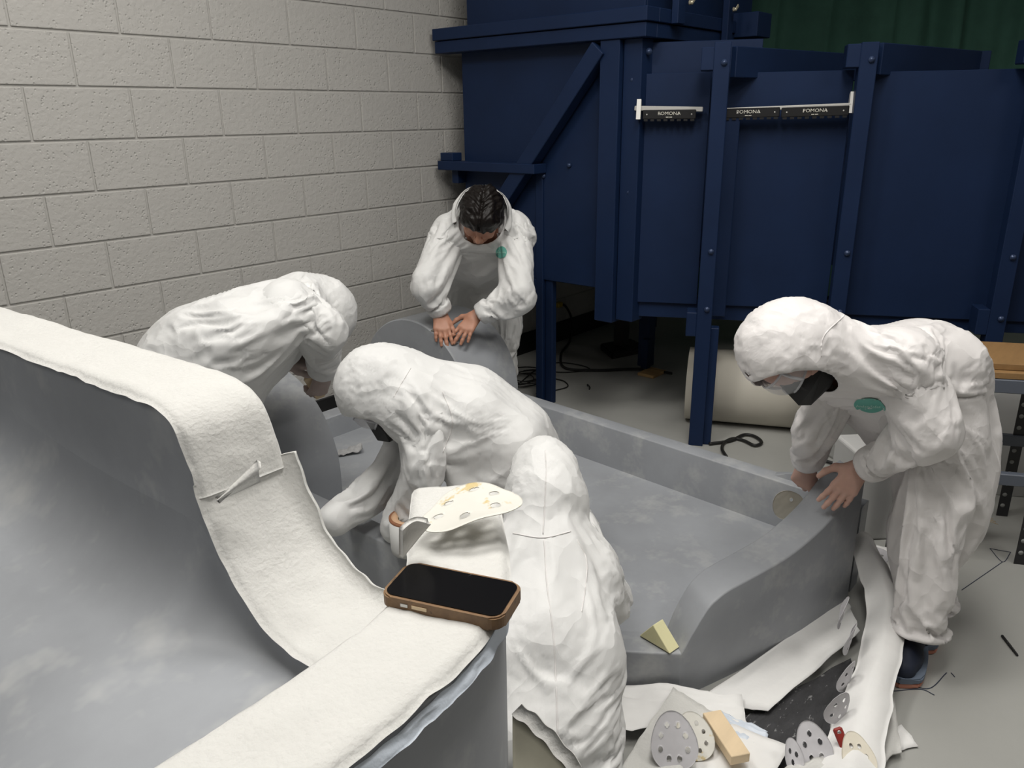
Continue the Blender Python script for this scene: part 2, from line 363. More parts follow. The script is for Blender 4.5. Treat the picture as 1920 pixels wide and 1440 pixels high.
# ------------------------------------------------------------------ blue plywood tank
def tank():
    XF = 3.40
    T = empty('flume_tank', (3.5, 2.3, 0)); tag(T, 'large navy blue painted plywood flume tank on wooden legs', 'tank')
    zx = V(0, 0, 1); X_ = V(1, 0, 0); Y_ = V(0, 1, 0)
    def bx(n, lo, hi, m=m_blue, bev=.003): return box(n, lo, hi, m, T, bev)
    bx('front_panel', (XF+.05, 2.2, .74), (XF+.07, 3.31, 1.98))
    bx('upper_panel', (XF+.06, 2.13, 2.06), (XF+.08, 3.27, 3.2))
    bx('upper_side_panel', (XF+.08, 2.13, 2.06), (4.6, 2.15, 3.2))
    # doubled ledge beam round the top, two planks per side
    bx('ledge_plank', (XF-.04, 2.06, 1.955), (XF+.06, 3.43, 2.018)); bx('ledge_plank', (XF-.052, 2.05, 2.021), (XF+.06, 3.435, 2.082))
    bx('ledge_plank', (XF+.06, 2.06, 1.955), (4.55, 2.13, 2.018)); bx('ledge_plank', (XF+.06, 2.05, 2.021), (4.55, 2.13, 2.082))
    bx('tank_bottom', (XF+.07, 2.2, .74), (5.5, 3.3, .78)); bx('tank_back', (5.5, 2.1, .74), (5.52, 3.3, 2.0)); bx('tank_wall_side', (XF+.07, 3.3, .74), (5.5, 3.32, 2.0))
    bx('tank_lid', (XF+.07, 2.13, 1.96), (5.5, 3.3, 1.98))
    bx('dark_housing', (4.25, 1.93, 2.0), (4.42, 2.1, 2.12))
    # shelf beam low on the front
    bx('shelf_beam', (XF-.06, 2.70, 1.325), (XF+.05, 3.425, 1.375)); bx('shelf_cleat', (XF-.03, 3.33, 1.375), (XF+.05, 3.43, 1.42)); bx('shelf_bracket', (XF-.02, 3.30, 1.25), (XF+.05, 3.35, 1.325))
    # diagonal brace
    a = atx(1128, 90, XF-.01); b = atx(930, 400, XF-.01); beam('diagonal_brace', a, b, X_, .075, .085, m_blue, T)
    # corner pier hanging below the tank
    bx('corner_post', (XF-.03, 2.205, .585), (XF+.06, 2.315, 1.955)); bx('corner_post', (XF+.0, 2.10, .60), (XF+.10, 2.20, 1.955))
    # front leg, doubled
    l0 = atz(1016, 752, 0); lx, ly = 3.47, 2.75
    bx('leg', (lx-.03, ly-.03, 0), (lx+.03, ly+.02, 1.33)); bx('leg', (lx-.01, ly-.085, 0), (lx+.03, ly-.035, 1.28)); bx('leg_cleat', (lx-.03, ly+.02, .62), (lx+.03, ly+.10, .74))
    # flaring side wall of the flume
    c = V(XF+.04, 2.13, 0); d = nrm(V(.45, -.89, 0)); n = nrm(V(-.89, -.45, 0))   # n faces the room
    def at(s, off=0, z=0): return c+d*s+n*off+V(0, 0, z)
    def panel(s0, s1, z0, z1, off=0., name='side_panel', th=.02): return beam(name, at(s0, off, (z0+z1)/2), at(s1, off, (z0+z1)/2), n, th, z1-z0, m_blue, T, .002)
    panel(.03, .33, .70, 1.80); panel(.36, .95, .70, 1.795); panel(.99, 1.86, .68, 1.785); panel(1.90, 2.9, .68, 1.78)
    panel(-.02, .55, 1.62, 1.94, -.045, 'corner_board'); panel(0, 3.0, .62, .72, -.05, 'bottom_rail', .08)
    # frames: post, cross tie, stub post on the far side
    def px_s(px):   # where the flume wall stands under that pixel column
        v = ray(px, 350); A = np.array([[v[0], -d[0]], [v[1], -d[1]]]); return np.linalg.solve(A, c[:2])[1]
    for i, (pxt, zb, off, top) in enumerate(((1337, 0., .16, 1.915), (1590, .52, .10, 1.90), (1898, .56, .10, 1.93), (2230, .5, .1, 1.93))):
        s = px_s(pxt)
        beam('side_post', at(s, off, zb), at(s, off, top), d, .072, .075, m_blue, T)
        if i == 0: beam('side_post_batten', at(s+.055, off-.09, 0.66), at(s+.055, off-.09, 1.6), d, .09, .03, m_blue, T); beam('leg_batten', at(s+.055, off-.02, 0), at(s+.055, off-.02, .62), d, .04, .06, m_blue, T)
        beam('tie_block', at(s-.06, off-.02, 1.80), at(s-.06, off-.02, 1.895), d, .06, .10, m_blue, T)
        t0 = at(s+.05, off-.03, 1.835); t1 = t0+V(.97, -.20, 0)*(1.15 if i == 0 else 1.0); beam('cross_tie', t0, t1, V(0, 1, 0), .03, .13, m_blue, T)
        beam('far_post', V(t1[0], t1[1], .7), V(t1[0], t1[1], 1.90), d, .07, .07, m_blue, T)
        beam('foot_block', at(s-.06, off-.02, max(zb, .5)+.08), at(s-.06, off-.02, max(zb, .5)+.20), d, .05, .11, m_blue, T)
        for z in (1.83, 1.0, .72): lathe('bolt', [(0, .012), (.008, .012), (.010, .006), (.014, .005), (.014, 0), (0, 0)], at(s+.01, off+.038, z), n, m_bolt, T, 10)
    panel(.2, 3.2, .72, 1.70, -1.15, 'far_panel')
    # bolts on the corner
    for px, py in ((1217, 97), (1187, 150), (1180, 360), (1333, 110)):
        v = ray(px, py); A = np.array([[v[0], -d[0]], [v[1], -d[1]]]); q = np.linalg.solve(A, (c-n*.035*0)[:2]); p = CAM+v*q[0]
        lathe('bolt', [(0, .016), (.009, .016), (.011, .008), (.016, .007), (.016, 0), (0, 0)], p+n*.012, n, m_bolt, T, 10)
    for px, py in ((1068, 310), (983, 295), (1020, 330)):
        lathe('bolt', [(0, .014), (.009, .014), (.013, .005), (.013, 0), (0, 0)], atx(px, py, XF+.05), V(-1, 0, 0), m_bolt, T, 10)
    # clamps with wing nuts on the upper tank
    for px, py, w_ in ((1272, 30, .07), (1365, 32, .06)):
        p = aty(px, py, 2.03); beam('clamp_bar', (p[0]-.0, 2.03, 2.02 if px < 1300 else 1.97), (p[0]+.0, 2.03, 2.8), X_, w_, .035, m_blue, T)
    for px, py in ((1293, 5), (1375, 18)):
        p = aty(px, py, 1.99); e = lathe('wing_nut', [(0, .02), (.008, .018), (.012, 0), (0, 0)], p, V(0, -1, 0), m_brass, T, 10)
        for sg in (-1, 1): beam('wing', p+V(sg*.008, -.01, .0), p+V(sg*.026, -.014, sg*.012+.01), V(0, 1, 0), .006, .016, m_brass, T, .002)
    # rear legs and the crossed foot under the tank
    q = atz(1210, 690, 0); bx('leg', (q[0]-.04, q[1]-.04, .02), (q[0]+.04, q[1]+.04, .75))
    beam('brace', q+V(-.05, -.03, .02), q+V(-.05, -.03, .22), X_, .05, .05, m_blue, T)
    bx('leg', (5.3, 3.1, 0), (5.4, 3.2, .75)); bx('leg', (5.3, .3, 0), (5.4, .4, .7))
    # measuring rail with three black plates
    R_ = empty('toothed_rail', at(.35, .06, 1.62)); tag(R_, 'silver rail with three black toothed plates across the blue panels', 'rail')
    def railp(px, py, off):
        v = ray(px, py); cc = c+n*off; A = np.array([[v[0], -d[0]], [v[1], -d[1]]]); q = np.linalg.solve(A, cc[:2]); return CAM+v*q[0]
    a = railp(1190, 203, .05); b = railp(1318, 205, .05); beam('rail_bar', a, b, n, .025, .022, m_silver, R_)
    a2 = railp(1345, 207, .07); b2 = railp(1596, 197, .07); beam('rail_bar', a2, b2, n, .025, .018, m_silver, R_)
    for (q0, q1, y0, y1, off) in ((1205, 1305, 215, 214, .066), (1345, 1462, 213, 210, .086), (1465, 1592, 211, 207, .086)):
        p0, p1 = railp(q0, y0, off), railp(q1, y1, off); pl = beam('black_plate', p0, p1, n, .006, .042, m_blackplate, R_)
        dd = nrm(p1-p0); up = nrm(np.cross(dd, n)); up = up if up[2] > 0 else -up
        mid = (p0+p1)/2; L_ = np.linalg.norm(p1-p0)
        lettering('POMONA', .021, mid+n*.0065+up*.004, dd, up, m_print, R_, 1.15)
        for sg in (-1, 1): q = mid+n*.0035-up*.012+dd*sg*.008; beam('print_mark', q-dd*.0065, q+dd*.0065, n, .001, .003, m_print, R_, 0)
        for f in (-.42, -.17, .17, .42): lathe('screw', [(0, .003), (.003, .002), (.004, 0), (0, 0)], mid+dd*L_*f+n*.003, n, m_silver, R_, 8)
        nt = int(L_/.03)
        for k in range(nt): p = lerp(p0, p1, (k+.5)/nt)-up*.025; beam('tooth', p-dd*.009, p+dd*.009, n, .006, .010, m_blackplate, R_, 0)
    for px, py in ((1194, 207), (1592, 194)):
        p = railp(px, py, .06); up = V(0, 0, 1)
        mesh('end_bracket', [p+n*.03-up*.04, p-n*.02-up*.04, p-n*.02+up*.04, p+n*.01+up*.05]+[q+d*.02 for q in (p+n*.03-up*.04, p-n*.02-up*.04, p-n*.02+up*.04, p+n*.01+up*.05)],
             [(0, 1, 2, 3), (7, 6, 5, 4), (0, 4, 5, 1), (1, 5, 6, 2), (2, 6, 7, 3), (3, 7, 4, 0)], m_silver, R_)
tank()

# ------------------------------------------------------------------ grey basin (the mould being sanded)
def wall_strip(name, inner, outer, zi, zo, z0, mat, parent, round_=.006):
    """wall between two plan curves with own top heights; closed solid with a small rounded arris"""
    n = len(inner); rows = []
    for i in range(n):
        a, b = np.array(inner[i]), np.array(outer[i]); t = nrm(b-a)*round_
        rows.append([(*a, z0), (*a, zi[i]-round_), (*(a+t*.3), zi[i]-round_*.3), (*(a+t), zi[i]), (*(b-t), zo[i]), (*(b-t*.3), zo[i]-round_*.3), (*b, zo[i]-round_), (*b, z0)])
    k = 8; vs = [p for r in rows for p in r]; fs = []
    for i in range(n-1):
        for j in range(k): fs.append((i*k+j, i*k+(j+1) % k, (i+1)*k+(j+1) % k, (i+1)*k+j))
    fs.append(tuple(range(k))[::-1]); fs.append(tuple((n-1)*k+j for j in range(k)))
    o = mesh(name, vs, fs, mat, parent)
    bm = bmesh.new(); bm.from_mesh(o.data); bmesh.ops.recalc_face_normals(bm, faces=bm.faces)
    for f in bm.faces: f.smooth = True
    for e in bm.edges:
        if len(e.link_faces) == 2 and e.calc_face_angle(0) > .9: e.smooth = False
    bm.to_mesh(o.data); bm.free()
    return o
BF = .15   # basin floor height
def basin():
    B = empty('mould_basin', (2.1, 1.7, 0)); tag(B, 'grey primed basin mould with low walls and two rounded humps, being sanded', 'mould')
    # floor pan as one solid slab with a slightly dished top
    outl = [(2.50, .64), (2.13, .745), (1.74, .858), (1.64, .985), (1.52, 1.25), (1.44, 1.5), (1.405, 1.75), (1.395, 2.3), (1.40, 3.05), (2.85, 3.05), (2.81, 2.36), (2.72, .97), (2.66, .70)]
    prism('floor_pan', outl, .0, BF, m_grey, B)
    # straight far wall
    ys = np.linspace(.66, 2.40, 24); xo = 2.695+(ys-.97)*.065
    wall_strip('long_wall', [(x-.075, y) for x, y in zip(xo, ys)], [(x, y) for x, y in zip(xo, ys)], [.335]*24, [.335]*24, 0, m_grey, B)
    # near long wall, sinking towards the nose
    P = spline([(1.64, .99), (1.545, 1.2), (1.47, 1.42), (1.425, 1.6), (1.405, 1.75), (1.40, 2.0), (1.395, 2.45), (1.40, 3.0)], 60)
    n2 = np.array([nrm(np.array([d[1], -d[0]])) for d in np.gradient(P, axis=0)]); n2 = np.where((n2[:, :1] > 0), n2, -n2)
    zz = .152+.183*sstep(1.22, 1.60, P[:, 1])
    wall_strip('near_wall', list(P+n2*.08), list(P), zz, zz, 0, m_grey2, B)
    # front wall: S-shaped crest down to the notch
    xs = [2.50, 2.42, 2.30, 2.154, 2.015, 1.93, 1.884, 1.848, 1.813, 1.767, 1.745, 1.728]
    zs = [.492, .447, .388, .345, .327, .318, .311, .298, .276, .215, .180, .155]
    S = spline([(x, z) for x, z in zip(xs, zs)], 60); yo = .64+(2.50-S[:, 0])*.285-.02*np.sin((2.5-S[:, 0])/.77*PI)
    tt = np.linspace(0, 1, 60)
    inner = [(x+.035+.035*t, y+.125-.035*t) for x, y, t in zip(S[:, 0], yo, tt)]; inner[0] = (2.58, .75)
    wall_strip('front_wall', inner, [(x, y) for x, y in zip(S[:, 0], yo)], S[:, 1]+.004, S[:, 1], 0, m_grey2, B)
    # return of the front wall at the corner, behind the hands
    wall_strip('corner_return', [(2.50, .765), (2.60, .80), (2.65, .9), (2.655, 1.0)], [(2.50, .64), (2.62, .67), (2.69, .8), (2.70, 1.0)], [.49, .45, .38, .335], [.49, .45, .38, .335], 0, m_grey2, B)
    # raised lip of the notch
    wall_strip('nose_lip', [(1.80, .93), (1.74, 1.01), (1.70, 1.07)], [(1.728, .86), (1.665, .945), (1.635, .99)], [.158]*3, [.158]*3, 0, m_grey2, B)
    # two half-round humps
    for (x0, x1, yc, rad, bulge) in ((2.44, 2.80, 2.735, .372, 0.),):
        vs = []; fs = []; na = 40; prof = [(0, -.05), (0, 0)]
        secs = [x0, x0+.006, x1-.006, x1]
        rr = [rad-.006, rad, rad, rad-.006]
        for x, r in zip(secs, rr):
            for k in range(na+1):
                a = PI*k/na; vs.append((x, yc-r*math.cos(a), .335+r*math.sin(a)*1.0))
            vs.append((x, yc+r, .1)); vs.append((x, yc-r, .1))
        m = na+3
        for s in range(3):
            for k in range(m): fs.append((s*m+k, s*m+(k+1) % m, (s+1)*m+(k+1) % m, (s+1)*m+k))
        # faces: fan with a bulging centre
        for s, sg in ((0, -1), (3, 1)):
            ring = list(range(s*m, s*m+m)); prev = ring
            for q in (.75, .5, .25):
                new = []
                for idx in ring:
                    v = np.array(vs[idx]); c = np.array([v[0], yc, .42]); p = c+(v-c)*q
                    p[0] += sg*(bulge*(1-q*q)); new.append(len(vs)); vs.append(tuple(p))
                for k in range(m): fs.append((prev[k], prev[(k+1) % m], new[(k+1) % m], new[k]))
                prev = new
            fs.append(tuple(prev))
        o = mesh('hump', vs, fs, m_grey, B, True)
        bm = bmesh.new(); bm.from_mesh(o.data); bmesh.ops.recalc_face_normals(bm, faces=bm.faces)
        for e in bm.edges:
            if len(e.link_faces) == 2 and e.calc_face_angle(0) > .7: e.smooth = False
        bm.to_mesh(o.data); bm.free()
    xs = 1.75-.345*np.sin(np.linspace(0, PI/2, 18)); G = []
    for i, x in enumerate(xs):
        k = max(.02, 1-((1.75-x)/.35)**2.2)**.5; na = 36
        G.append([(x, 2.815-.385*(.35+.65*k)*math.cos(a), (.25 if 0 < a < PI else .25)+.385*k*math.sin(a)) for a in np.linspace(0, PI, na+1)])
    n_ = 37; vs = [p for g in G for p in g]; fs = [(i*n_+j, i*n_+j+1, (i+1)*n_+j+1, (i+1)*n_+j) for i in range(17) for j in range(n_-1)]
    ring = list(range(n_)); b0 = len(vs); vs += [(1.75, 2.43, .1), (1.75, 3.2, .1)]; fs.append(tuple(ring[::-1])+(b0, b0+1))
    bl = len(vs); vs += [(p[0], p[1], .1) for g in G for p in (g[0], g[-1])]
    for i in range(17):
        fs.append((i*n_, (i+1)*n_, bl+2*(i+1), bl+2*i)); fs.append((i*n_+n_-1, bl+2*i+1, bl+2*(i+1)+1, (i+1)*n_+n_-1))
    o = mesh('hump', vs, fs, m_grey, B, True); bm = bmesh.new(); bm.from_mesh(o.data); bmesh.ops.recalc_face_normals(bm, faces=bm.faces)
    for e in bm.edges:
        if len(e.link_faces) == 2 and e.calc_face_angle(0) > .7: e.smooth = False
    bm.to_mesh(o.data); bm.free()
    # low closing wall at the back
    box('back_wall', (1.36, 2.96, 0), (2.45, 3.05, .26), m_grey, B, .006)
basin()

# ------------------------------------------------------------------ foreground mould with felt on its rim
SW = [(2.6, 1.215), (2.0, 1.215), (1.6, 1.218), (1.3, 1.222), (1.12, 1.222), (1.045, 1.205), (1.015, 1.15), (.995, 1.09), (.96, 1.035), (.915, .985), (.86, .95), (.80, .937), (.74, .945), (.69, .970), (.66, .990), (.63, 1.0)]
NW = [(-.9, .53), (-.4, .545), (0, .555), (.25, .56), (.42, .568), (.54, .588), (.63, .64), (.72, .73), (.80, .81)]
NZ = 1.045
def fg_mould():
    F = empty('mould_bowl', (.2, 1.2, 0)); tag(F, 'grey primed deep bowl mould in the foreground with white felt along its rim', 'mould')
    S = spline(SW, 110); xin = .485-.05*sstep(1.2, 2.4, S[:, 0])*0; xout = .60
    xo = np.where(S[:, 0] > 1.1, .60-.05*(S[:, 0]-1.1), .60)
    wall_strip('side_wall', [(x-.115, y) for x, y in zip(xo, S[:, 0])], [(x, y) for x, y in zip(xo, S[:, 0])], S[:, 1], S[:, 1], .1, m_grey2, F, .01)
    P = spline(NW, 60); nn = np.array([nrm(np.array([-d[1], d[0]])) for d in np.gradient(P, axis=0)])
    wall_strip('near_wall', list(P+nn*.062), list(P-nn*.062), [NZ]*60, [NZ]*60, .1, m_grey2, F, .01)
    # bowl: floor that fillets into both walls and dips to the left
    dxs = np.concatenate([np.linspace(1.45, .16, 48), .155*(np.linspace(1, 0, 46)**2)]); ys = np.linspace(.56, 2.6, 110); G = np.zeros((len(dxs), 110, 3))
    for i, dx in enumerate(dxs):
        for j, y in enumerate(ys):
            x = .4852-.05*max(0, y-1.1)-dx; dy = max(0, y-.61)
            z = .875+.03*math.sin(y*1.4)
            wz = float(np.interp(y, [p[0] for p in SW[::-1]], [p[1] for p in SW[::-1]])); r_ = max(.02, min(.15, (wz-.90)*.55))
            if dx < r_: z += r_-math.sqrt(max(0, r_*r_-(r_-dx)**2))              # rounded foot of the side wall
            z += .06*math.exp(-(dy/.10)**1.5)
            z -= .42*sstep(.16, .95, dx)*sstep(.0, .5, dy)*(1-.35*sstep(1.3, 2.4, y))
            z += .10*sstep(1.2, 2.3, y)*math.exp(-(dx/.35)**2)
            G[i, j] = (x, y, z)
    sheet('bowl_surface', G, .02, m_grey, F)
    box('far_end_wall', (-1.0, 2.58, .1), (.53, 2.7, 1.2), m_grey2, F)
    box('left_wall', (-1.1, .5, .1), (-1.0, 2.7, 1.05), m_grey2, F)
fg_mould()

def felt_strip(name, C, side, hw, lift, over, label, th=.007, seed=0, group=None, nv=17, wav=1.0, mat=None, curl=False):
    """felt draped over a rim: C centreline (n,3), side unit vectors, hw half width of the rim, over = overhang length"""
    n = len(C); vv = np.linspace(-1, 1, nv); G = np.zeros((n, nv, 3)); T = np.gradient(C, axis=0)
    T /= np.linalg.norm(T, axis=1)[:, None]
    up = np.cross(side, T); up = np.where(up[:, 2:] < 0, -up, up)
    arc = np.cumsum(np.r_[0, np.linalg.norm(np.diff(C, axis=0), axis=1)])
    for i in range(n):
        for j, v in enumerate(vv):
            ov = over[0 if v < 0 else 1]*(1+wav*(.55*noise3(V(arc[i]*9+seed*7.1, v > 0, seed*3.3))+.5*noise3(V(arc[i]*24, 2+(v > 0), seed))))
            full = hw+max(ov, .004); s = abs(v)*full*(1 if v > 0 else -1); a = abs(s)
            if a <= hw-.01: lat, drop = a, 0
            else:
                e = a-(hw-.01); ang = min(e/.016, 1.25); lat = hw-.01+.016*math.sin(ang); drop = .016*(1-math.cos(ang))
                if e/.016 > 1.25: r = e-.016*1.25; lat += r*math.cos(1.25); drop += r*math.sin(1.25)
            wob = .004*noise3(V(arc[i]*11, v*2.2, 4+seed))+.0018*noise3(V(arc[i]*37, v*6, 1+seed))
            dv = -drop if (v < 0 or not curl) else .55*drop
            G[i, j] = C[i]+side[i]*lat*(1 if v > 0 else -1)+up[i]*(lift+wob+dv)
    Gr = G if np.mean(np.cross(np.gradient(G, axis=0), np.gradient(G, axis=1))[..., 2]) > 0 else G[:, ::-1]
    o = sheet(name, Gr, th, mat or m_felt); tag(o, label, 'felt', group)
    return o
def xo_at(y): return .60-.05*max(0, y-1.1)-.0575
def felt():
    S = spline(SW, 240); yy = S[:, 0]
    C = np.array([(xo_at(y), y, z) for y, z in S]); sd = np.tile(V(1, 0, 0), (len(C), 1))
    a = np.where((yy > 1.012) & (yy < 2.4))[0]; k = a[-1]
    top = list(range(a[0], k+11))
    felt_strip('felt_strip', C[top], sd[top], .066, .016, (.012, .02), 'long white felt strip on the high rim at the left edge of the picture', seed=1)
    b = [i for i in range(k+5, len(C)-2)]
    felt_strip('felt_strip', C[b], sd[b], .070, .010, (.006, .030), 'white felt strip lining the curved dip of the rim, beside the phone', seed=2, curl=True)
    P = spline(NW, 150); i0 = 35; P = P[i0:]
    nn = np.array([nrm(V(-d[1], d[0], 0)) for d in np.gradient(P, axis=0)])
    t = np.linspace(0, 1, len(P)); C2 = np.column_stack([P, NZ+.0*t]); C2[:, 2] += .0
    felt_strip('felt_strip', C2, -nn, .064, .017, (.016, .012), 'broad white felt strip under the phone, running to the lower edge of the picture', seed=3)
    # folded loose flap left of the sanding disc
    c = atz(775, 1000, NZ+.02); G = []
    for u in np.linspace(0, 1, 14):
        r = []
        for v in np.linspace(0, 1, 10):
            q = atd(lerp(802, 748, v), lerp(972, 990, v)+u*lerp(6, 62, v)*.85, .97+.02*math.sin(v*3)+.05*u)
            r.append(q+V(0, 0, .008*math.sin(v*PI)*(1-u)))
        G.append(r)
    tag(sheet('felt_flap', np.array(G), .006, m_felt), 'small folded white felt flap between tape roll and sanding disc', 'felt')
    # lifted corner of the upper strip and the film under it
    G = []
    for u in np.linspace(0, 1, 12):
        G.append([atd(lerp(404, 482, v)+6*u, lerp(938, 862, v)+lerp(2, 42, v)*u, 1.095-.015*math.sin(u*PI)-.01*v+.01*u) for v in np.linspace(0, 1, 12)])
    tag(sheet('felt_tongue', np.array(G), .006, m_felt), 'curled white felt tongue where two strips meet on the rim', 'felt')
    Q = spline(NW, 150)[62:110]; qn = np.array([nrm(V(-d[1], d[0], 0)) for d in np.gradient(Q, axis=0)]); G = []
    for i in range(len(Q)):
        t = i/(len(Q)-1); G.append([V(*Q[i], NZ-.006-.022*v*(.6+.8*abs(noise3(V(t*7, 1, 1)))))-qn[i]*(.066+.008*v+.006*noise3(V(t*12, v*2, 3))) for v in np.linspace(0, 1, 6)])
    tag(sheet('plastic_film', np.array(G), .001, m_film), 'crumpled pale blue plastic film hanging out under the phone felt', 'film')
felt()

# ------------------------------------------------------------------ small things
def frame(c, right, fwd):
    r = nrm(right); f = np.array(fwd, float); f = nrm(f-r*np.dot(f, r)); return np.array(c, float), r, f, np.cross(r, f)
def rim_box(name, c, r, f, u, sx, sy, sz, mat, parent, rad, bev=.003):
    """plate with rounded vertical corners"""
    bm = bmesh.new(); pts = []
    for cx, cy, a0 in ((sx-rad, sy-rad, 0), (-sx+rad, sy-rad, PI/2), (-sx+rad, -sy+rad, PI), (sx-rad, -sy+rad, 3*PI/2)):
        for k in range(7): a = a0+PI/2*k/6; pts.append((cx+rad*math.cos(a), cy+rad*math.sin(a)))
    vb = [bm.verts.new(c+r*x+f*y-u*sz) for x, y in pts]; vt = [bm.verts.new(c+r*x+f*y+u*sz) for x, y in pts]
    n = len(pts); bm.faces.new(vb[::-1]); bm.faces.new(vt)
    for i in range(n): bm.faces.new((vb[i], vb[(i+1) % n], vt[(i+1) % n], vt[i]))
    if bev:
        es = [e for e in bm.edges if (e.verts[0] in vt) == (e.verts[1] in vt)]
        bmesh.ops.bevel(bm, geom=es, offset=bev, segments=2, affect='EDGES')
    return bmobj(name, bm, mat, parent)
def phone():
    zt = NZ+.017+.014
    A, Bq, Cq = atz(766, 1050, zt), atz(980, 1092, zt), atz(712, 1118, zt)
    c = (Bq+Cq)/2; r = nrm(Bq-A); f = nrm(A-Cq); c, r, f, u = frame(c, r, f)
    if u[2] < 0: u = -u
    L_ = .079; W_ = .040
    E_ = empty('phone', c-u*.012); tag(E_, 'black-screened phone in a scuffed brown wooden case lying on the felt rim', 'phone')
    rim_box('case', c-u*.008, r, f, u, L_, W_, .0085, m_case, E_, .016, .0018)
    rim_box('screen', c+u*.0008, r, f, u, L_-.004, W_-.004, .0008, m_screen, E_, .013, 0)
    for s, w_ in ((-.045, .005), (-.025, .010)): rim_box('button', c+r*s-f*W_-u*.007, r, f, u, w_, .0012, .002, m_steel if w_ < .006 else m_woodblk, E_, .001, 0)
phone()

def disc(name, c, right, fwd, rx, ry, mat, label, curl=None, holes=8, hr=.0065, hring=.62, seed=0, taper=.12, group='perforated sanding sheets'):
    """perforated sanding sheet: rounded-triangular outline on a grid, holes cut out, curled"""
    c, r, f, u = frame(c, right, fwd)
    if u[2] < 0: f, u = f, -u
    N = 46; g = np.linspace(-1.06, 1.06, N); h = g[1]-g[0]; XX, YY = np.meshgrid(g, g, indexing='ij')
    P = np.stack([XX, YY], -1)
    def rad(a): return 1-taper*(.5+.5*np.cos(3*(a-PI/2)+PI))
    a = np.arctan2(P[..., 1], P[..., 0]); d = np.hypot(P[..., 0], P[..., 1]); R_ = rad(a)
    snap = np.abs(d-R_) < h*.72; P[snap] = (P[snap]/np.maximum(d[snap], 1e-6)[:, None])*R_[snap][:, None]
    cen = .25*(P[:-1, :-1]+P[1:, :-1]+P[1:, 1:]+P[:-1, 1:]); ac = np.arctan2(cen[..., 1], cen[..., 0])
    keep = np.hypot(cen[..., 0], cen[..., 1]) < rad(ac)-h*.1
    hq = hr/((rx+ry)/2); off = random.Random(seed).random()
    for k in range(holes):
        t = 2*PI*(k+off)/holes; hc = np.array([math.cos(t), math.sin(t)])*hring*rad(np.array(t))
        dd = P-hc; dist = np.hypot(dd[..., 0], dd[..., 1]); s = (np.abs(dist-hq) < h*.6) & (dist > 1e-6)
        P[s] = hc+dd[s]/dist[s][:, None]*hq
        cen = .25*(P[:-1, :-1]+P[1:, :-1]+P[1:, 1:]+P[:-1, 1:]); keep &= np.hypot(*(np.moveaxis(cen-hc, -1, 0))) > hq*.92
    G = c+P[..., :1]*rx*r+P[..., 1:]*ry*f
    zc = np.zeros(P.shape[:2]) if curl is None else curl(P[..., 0], P[..., 1])
    G = G+zc[..., None]*u+.0012*noise3(np.dstack([P*3, np.full(P.shape[:2], seed)]))[..., None]*u
    o = sheet(name, G, .0012, mat, keep=keep); tag(o, label, 'sanding disc', group)
    return o
def small_things():
    up = V(0, 0, 1)
    # cream sheet on the felt
    c = atz(880, 946, NZ+.062); rt = nrm(V(*CR[:2], 0)); aw = nrm(V(*CF[:2], 0))
    disc('sanding_disc', c, rt*1+aw*.22, aw-.1*rt, .078, .056, m_disc_cream, 'cream stained sanding disc curled on the felt behind the phone', lambda x, y: .008*np.sin(x*2.4+.5)-.012*y*y*(y < 0)+.004*x, 6, .0062, .62, 3, .26)
    # tape roll on the near wall of the basin
    tc = atz(768, 968, .452); t = empty('tape_roll', tc-up*.11); tag(t, 'roll of brown masking tape with beige core behind the felt flap', 'tape')
    lathe('tape_side', [(.062, -.115), (.064, -.1), (.064, -.004), (.062, -.004), (.062, -.115)], tc, up, m_tapewhite, t, 40)
    lathe('tape_winding', [(.064, -.006), (.0645, 0), (.057, .002), (.057, -.006)], tc, up, m_tape, t, 40)
    lathe('tape_face', [(.057, -.01), (.057, .001), (.038, -.001), (.036, -.004), (.036, -.10), (.057, -.10)], tc, up, m_tape2, t, 40)
    lathe('core', [(.0365, -.004), (.0355, -.003), (.0335, -.006), (.0335, -.10), (0, -.10)], tc, up, m_core, t, 32)
    # foam wedge on the notch
    a = atz(1199, 1192, BF+.012); b = atz(1256, 1226, BF+.012); d = atz(1272, 1213, BF+.012)
    lx = nrm(b-a); ly = nrm(V(-lx[1], lx[0], 0)); ly = ly if np.dot(ly, d-b) > 0 else -ly
    Ln = np.linalg.norm(b-a); q = .045
    vs = [a, b, b+ly*q, a+ly*q, lerp(a, b, .42)+up*.062, lerp(a, b, .42)+up*.062+ly*q]
    bm = bmesh.new(); bv = [bm.verts.new(v) for v in vs]
    for f in ((3, 2, 1, 0), (0, 1, 4), (3, 5, 2), (1, 2, 5, 4), (0, 4, 5, 3)): bm.faces.new([bv[i] for i in f])
    bmesh.ops.bevel(bm, geom=list(bm.edges), offset=.0015, segments=1, affect='EDGES')
    tag(bmobj('foam_wedge', bm, m_wedge), 'pale yellow foam sanding wedge on the low notch of the basin', 'sanding block')
    # crumpled scrap on the basin floor
    c = atz(657, 850, BF); G = []
    for u in np.linspace(-1, 1, 22):
        G.append([c+(rt*.052*u+aw*.02*u)+(aw*.03*v-rt*.008*v)+up*(.014+.010*math.cos(v*1.5)+.022*noise3(V(u*2.2, v*2.2, 3.3))+.006*u) for v in np.linspace(-1, 1, 14)])
    tag(sheet('cloth_scrap', np.array(G), .003, m_bag), 'crumpled pale grey scrap on the basin floor near the round hump', 'cloth')
small_things()

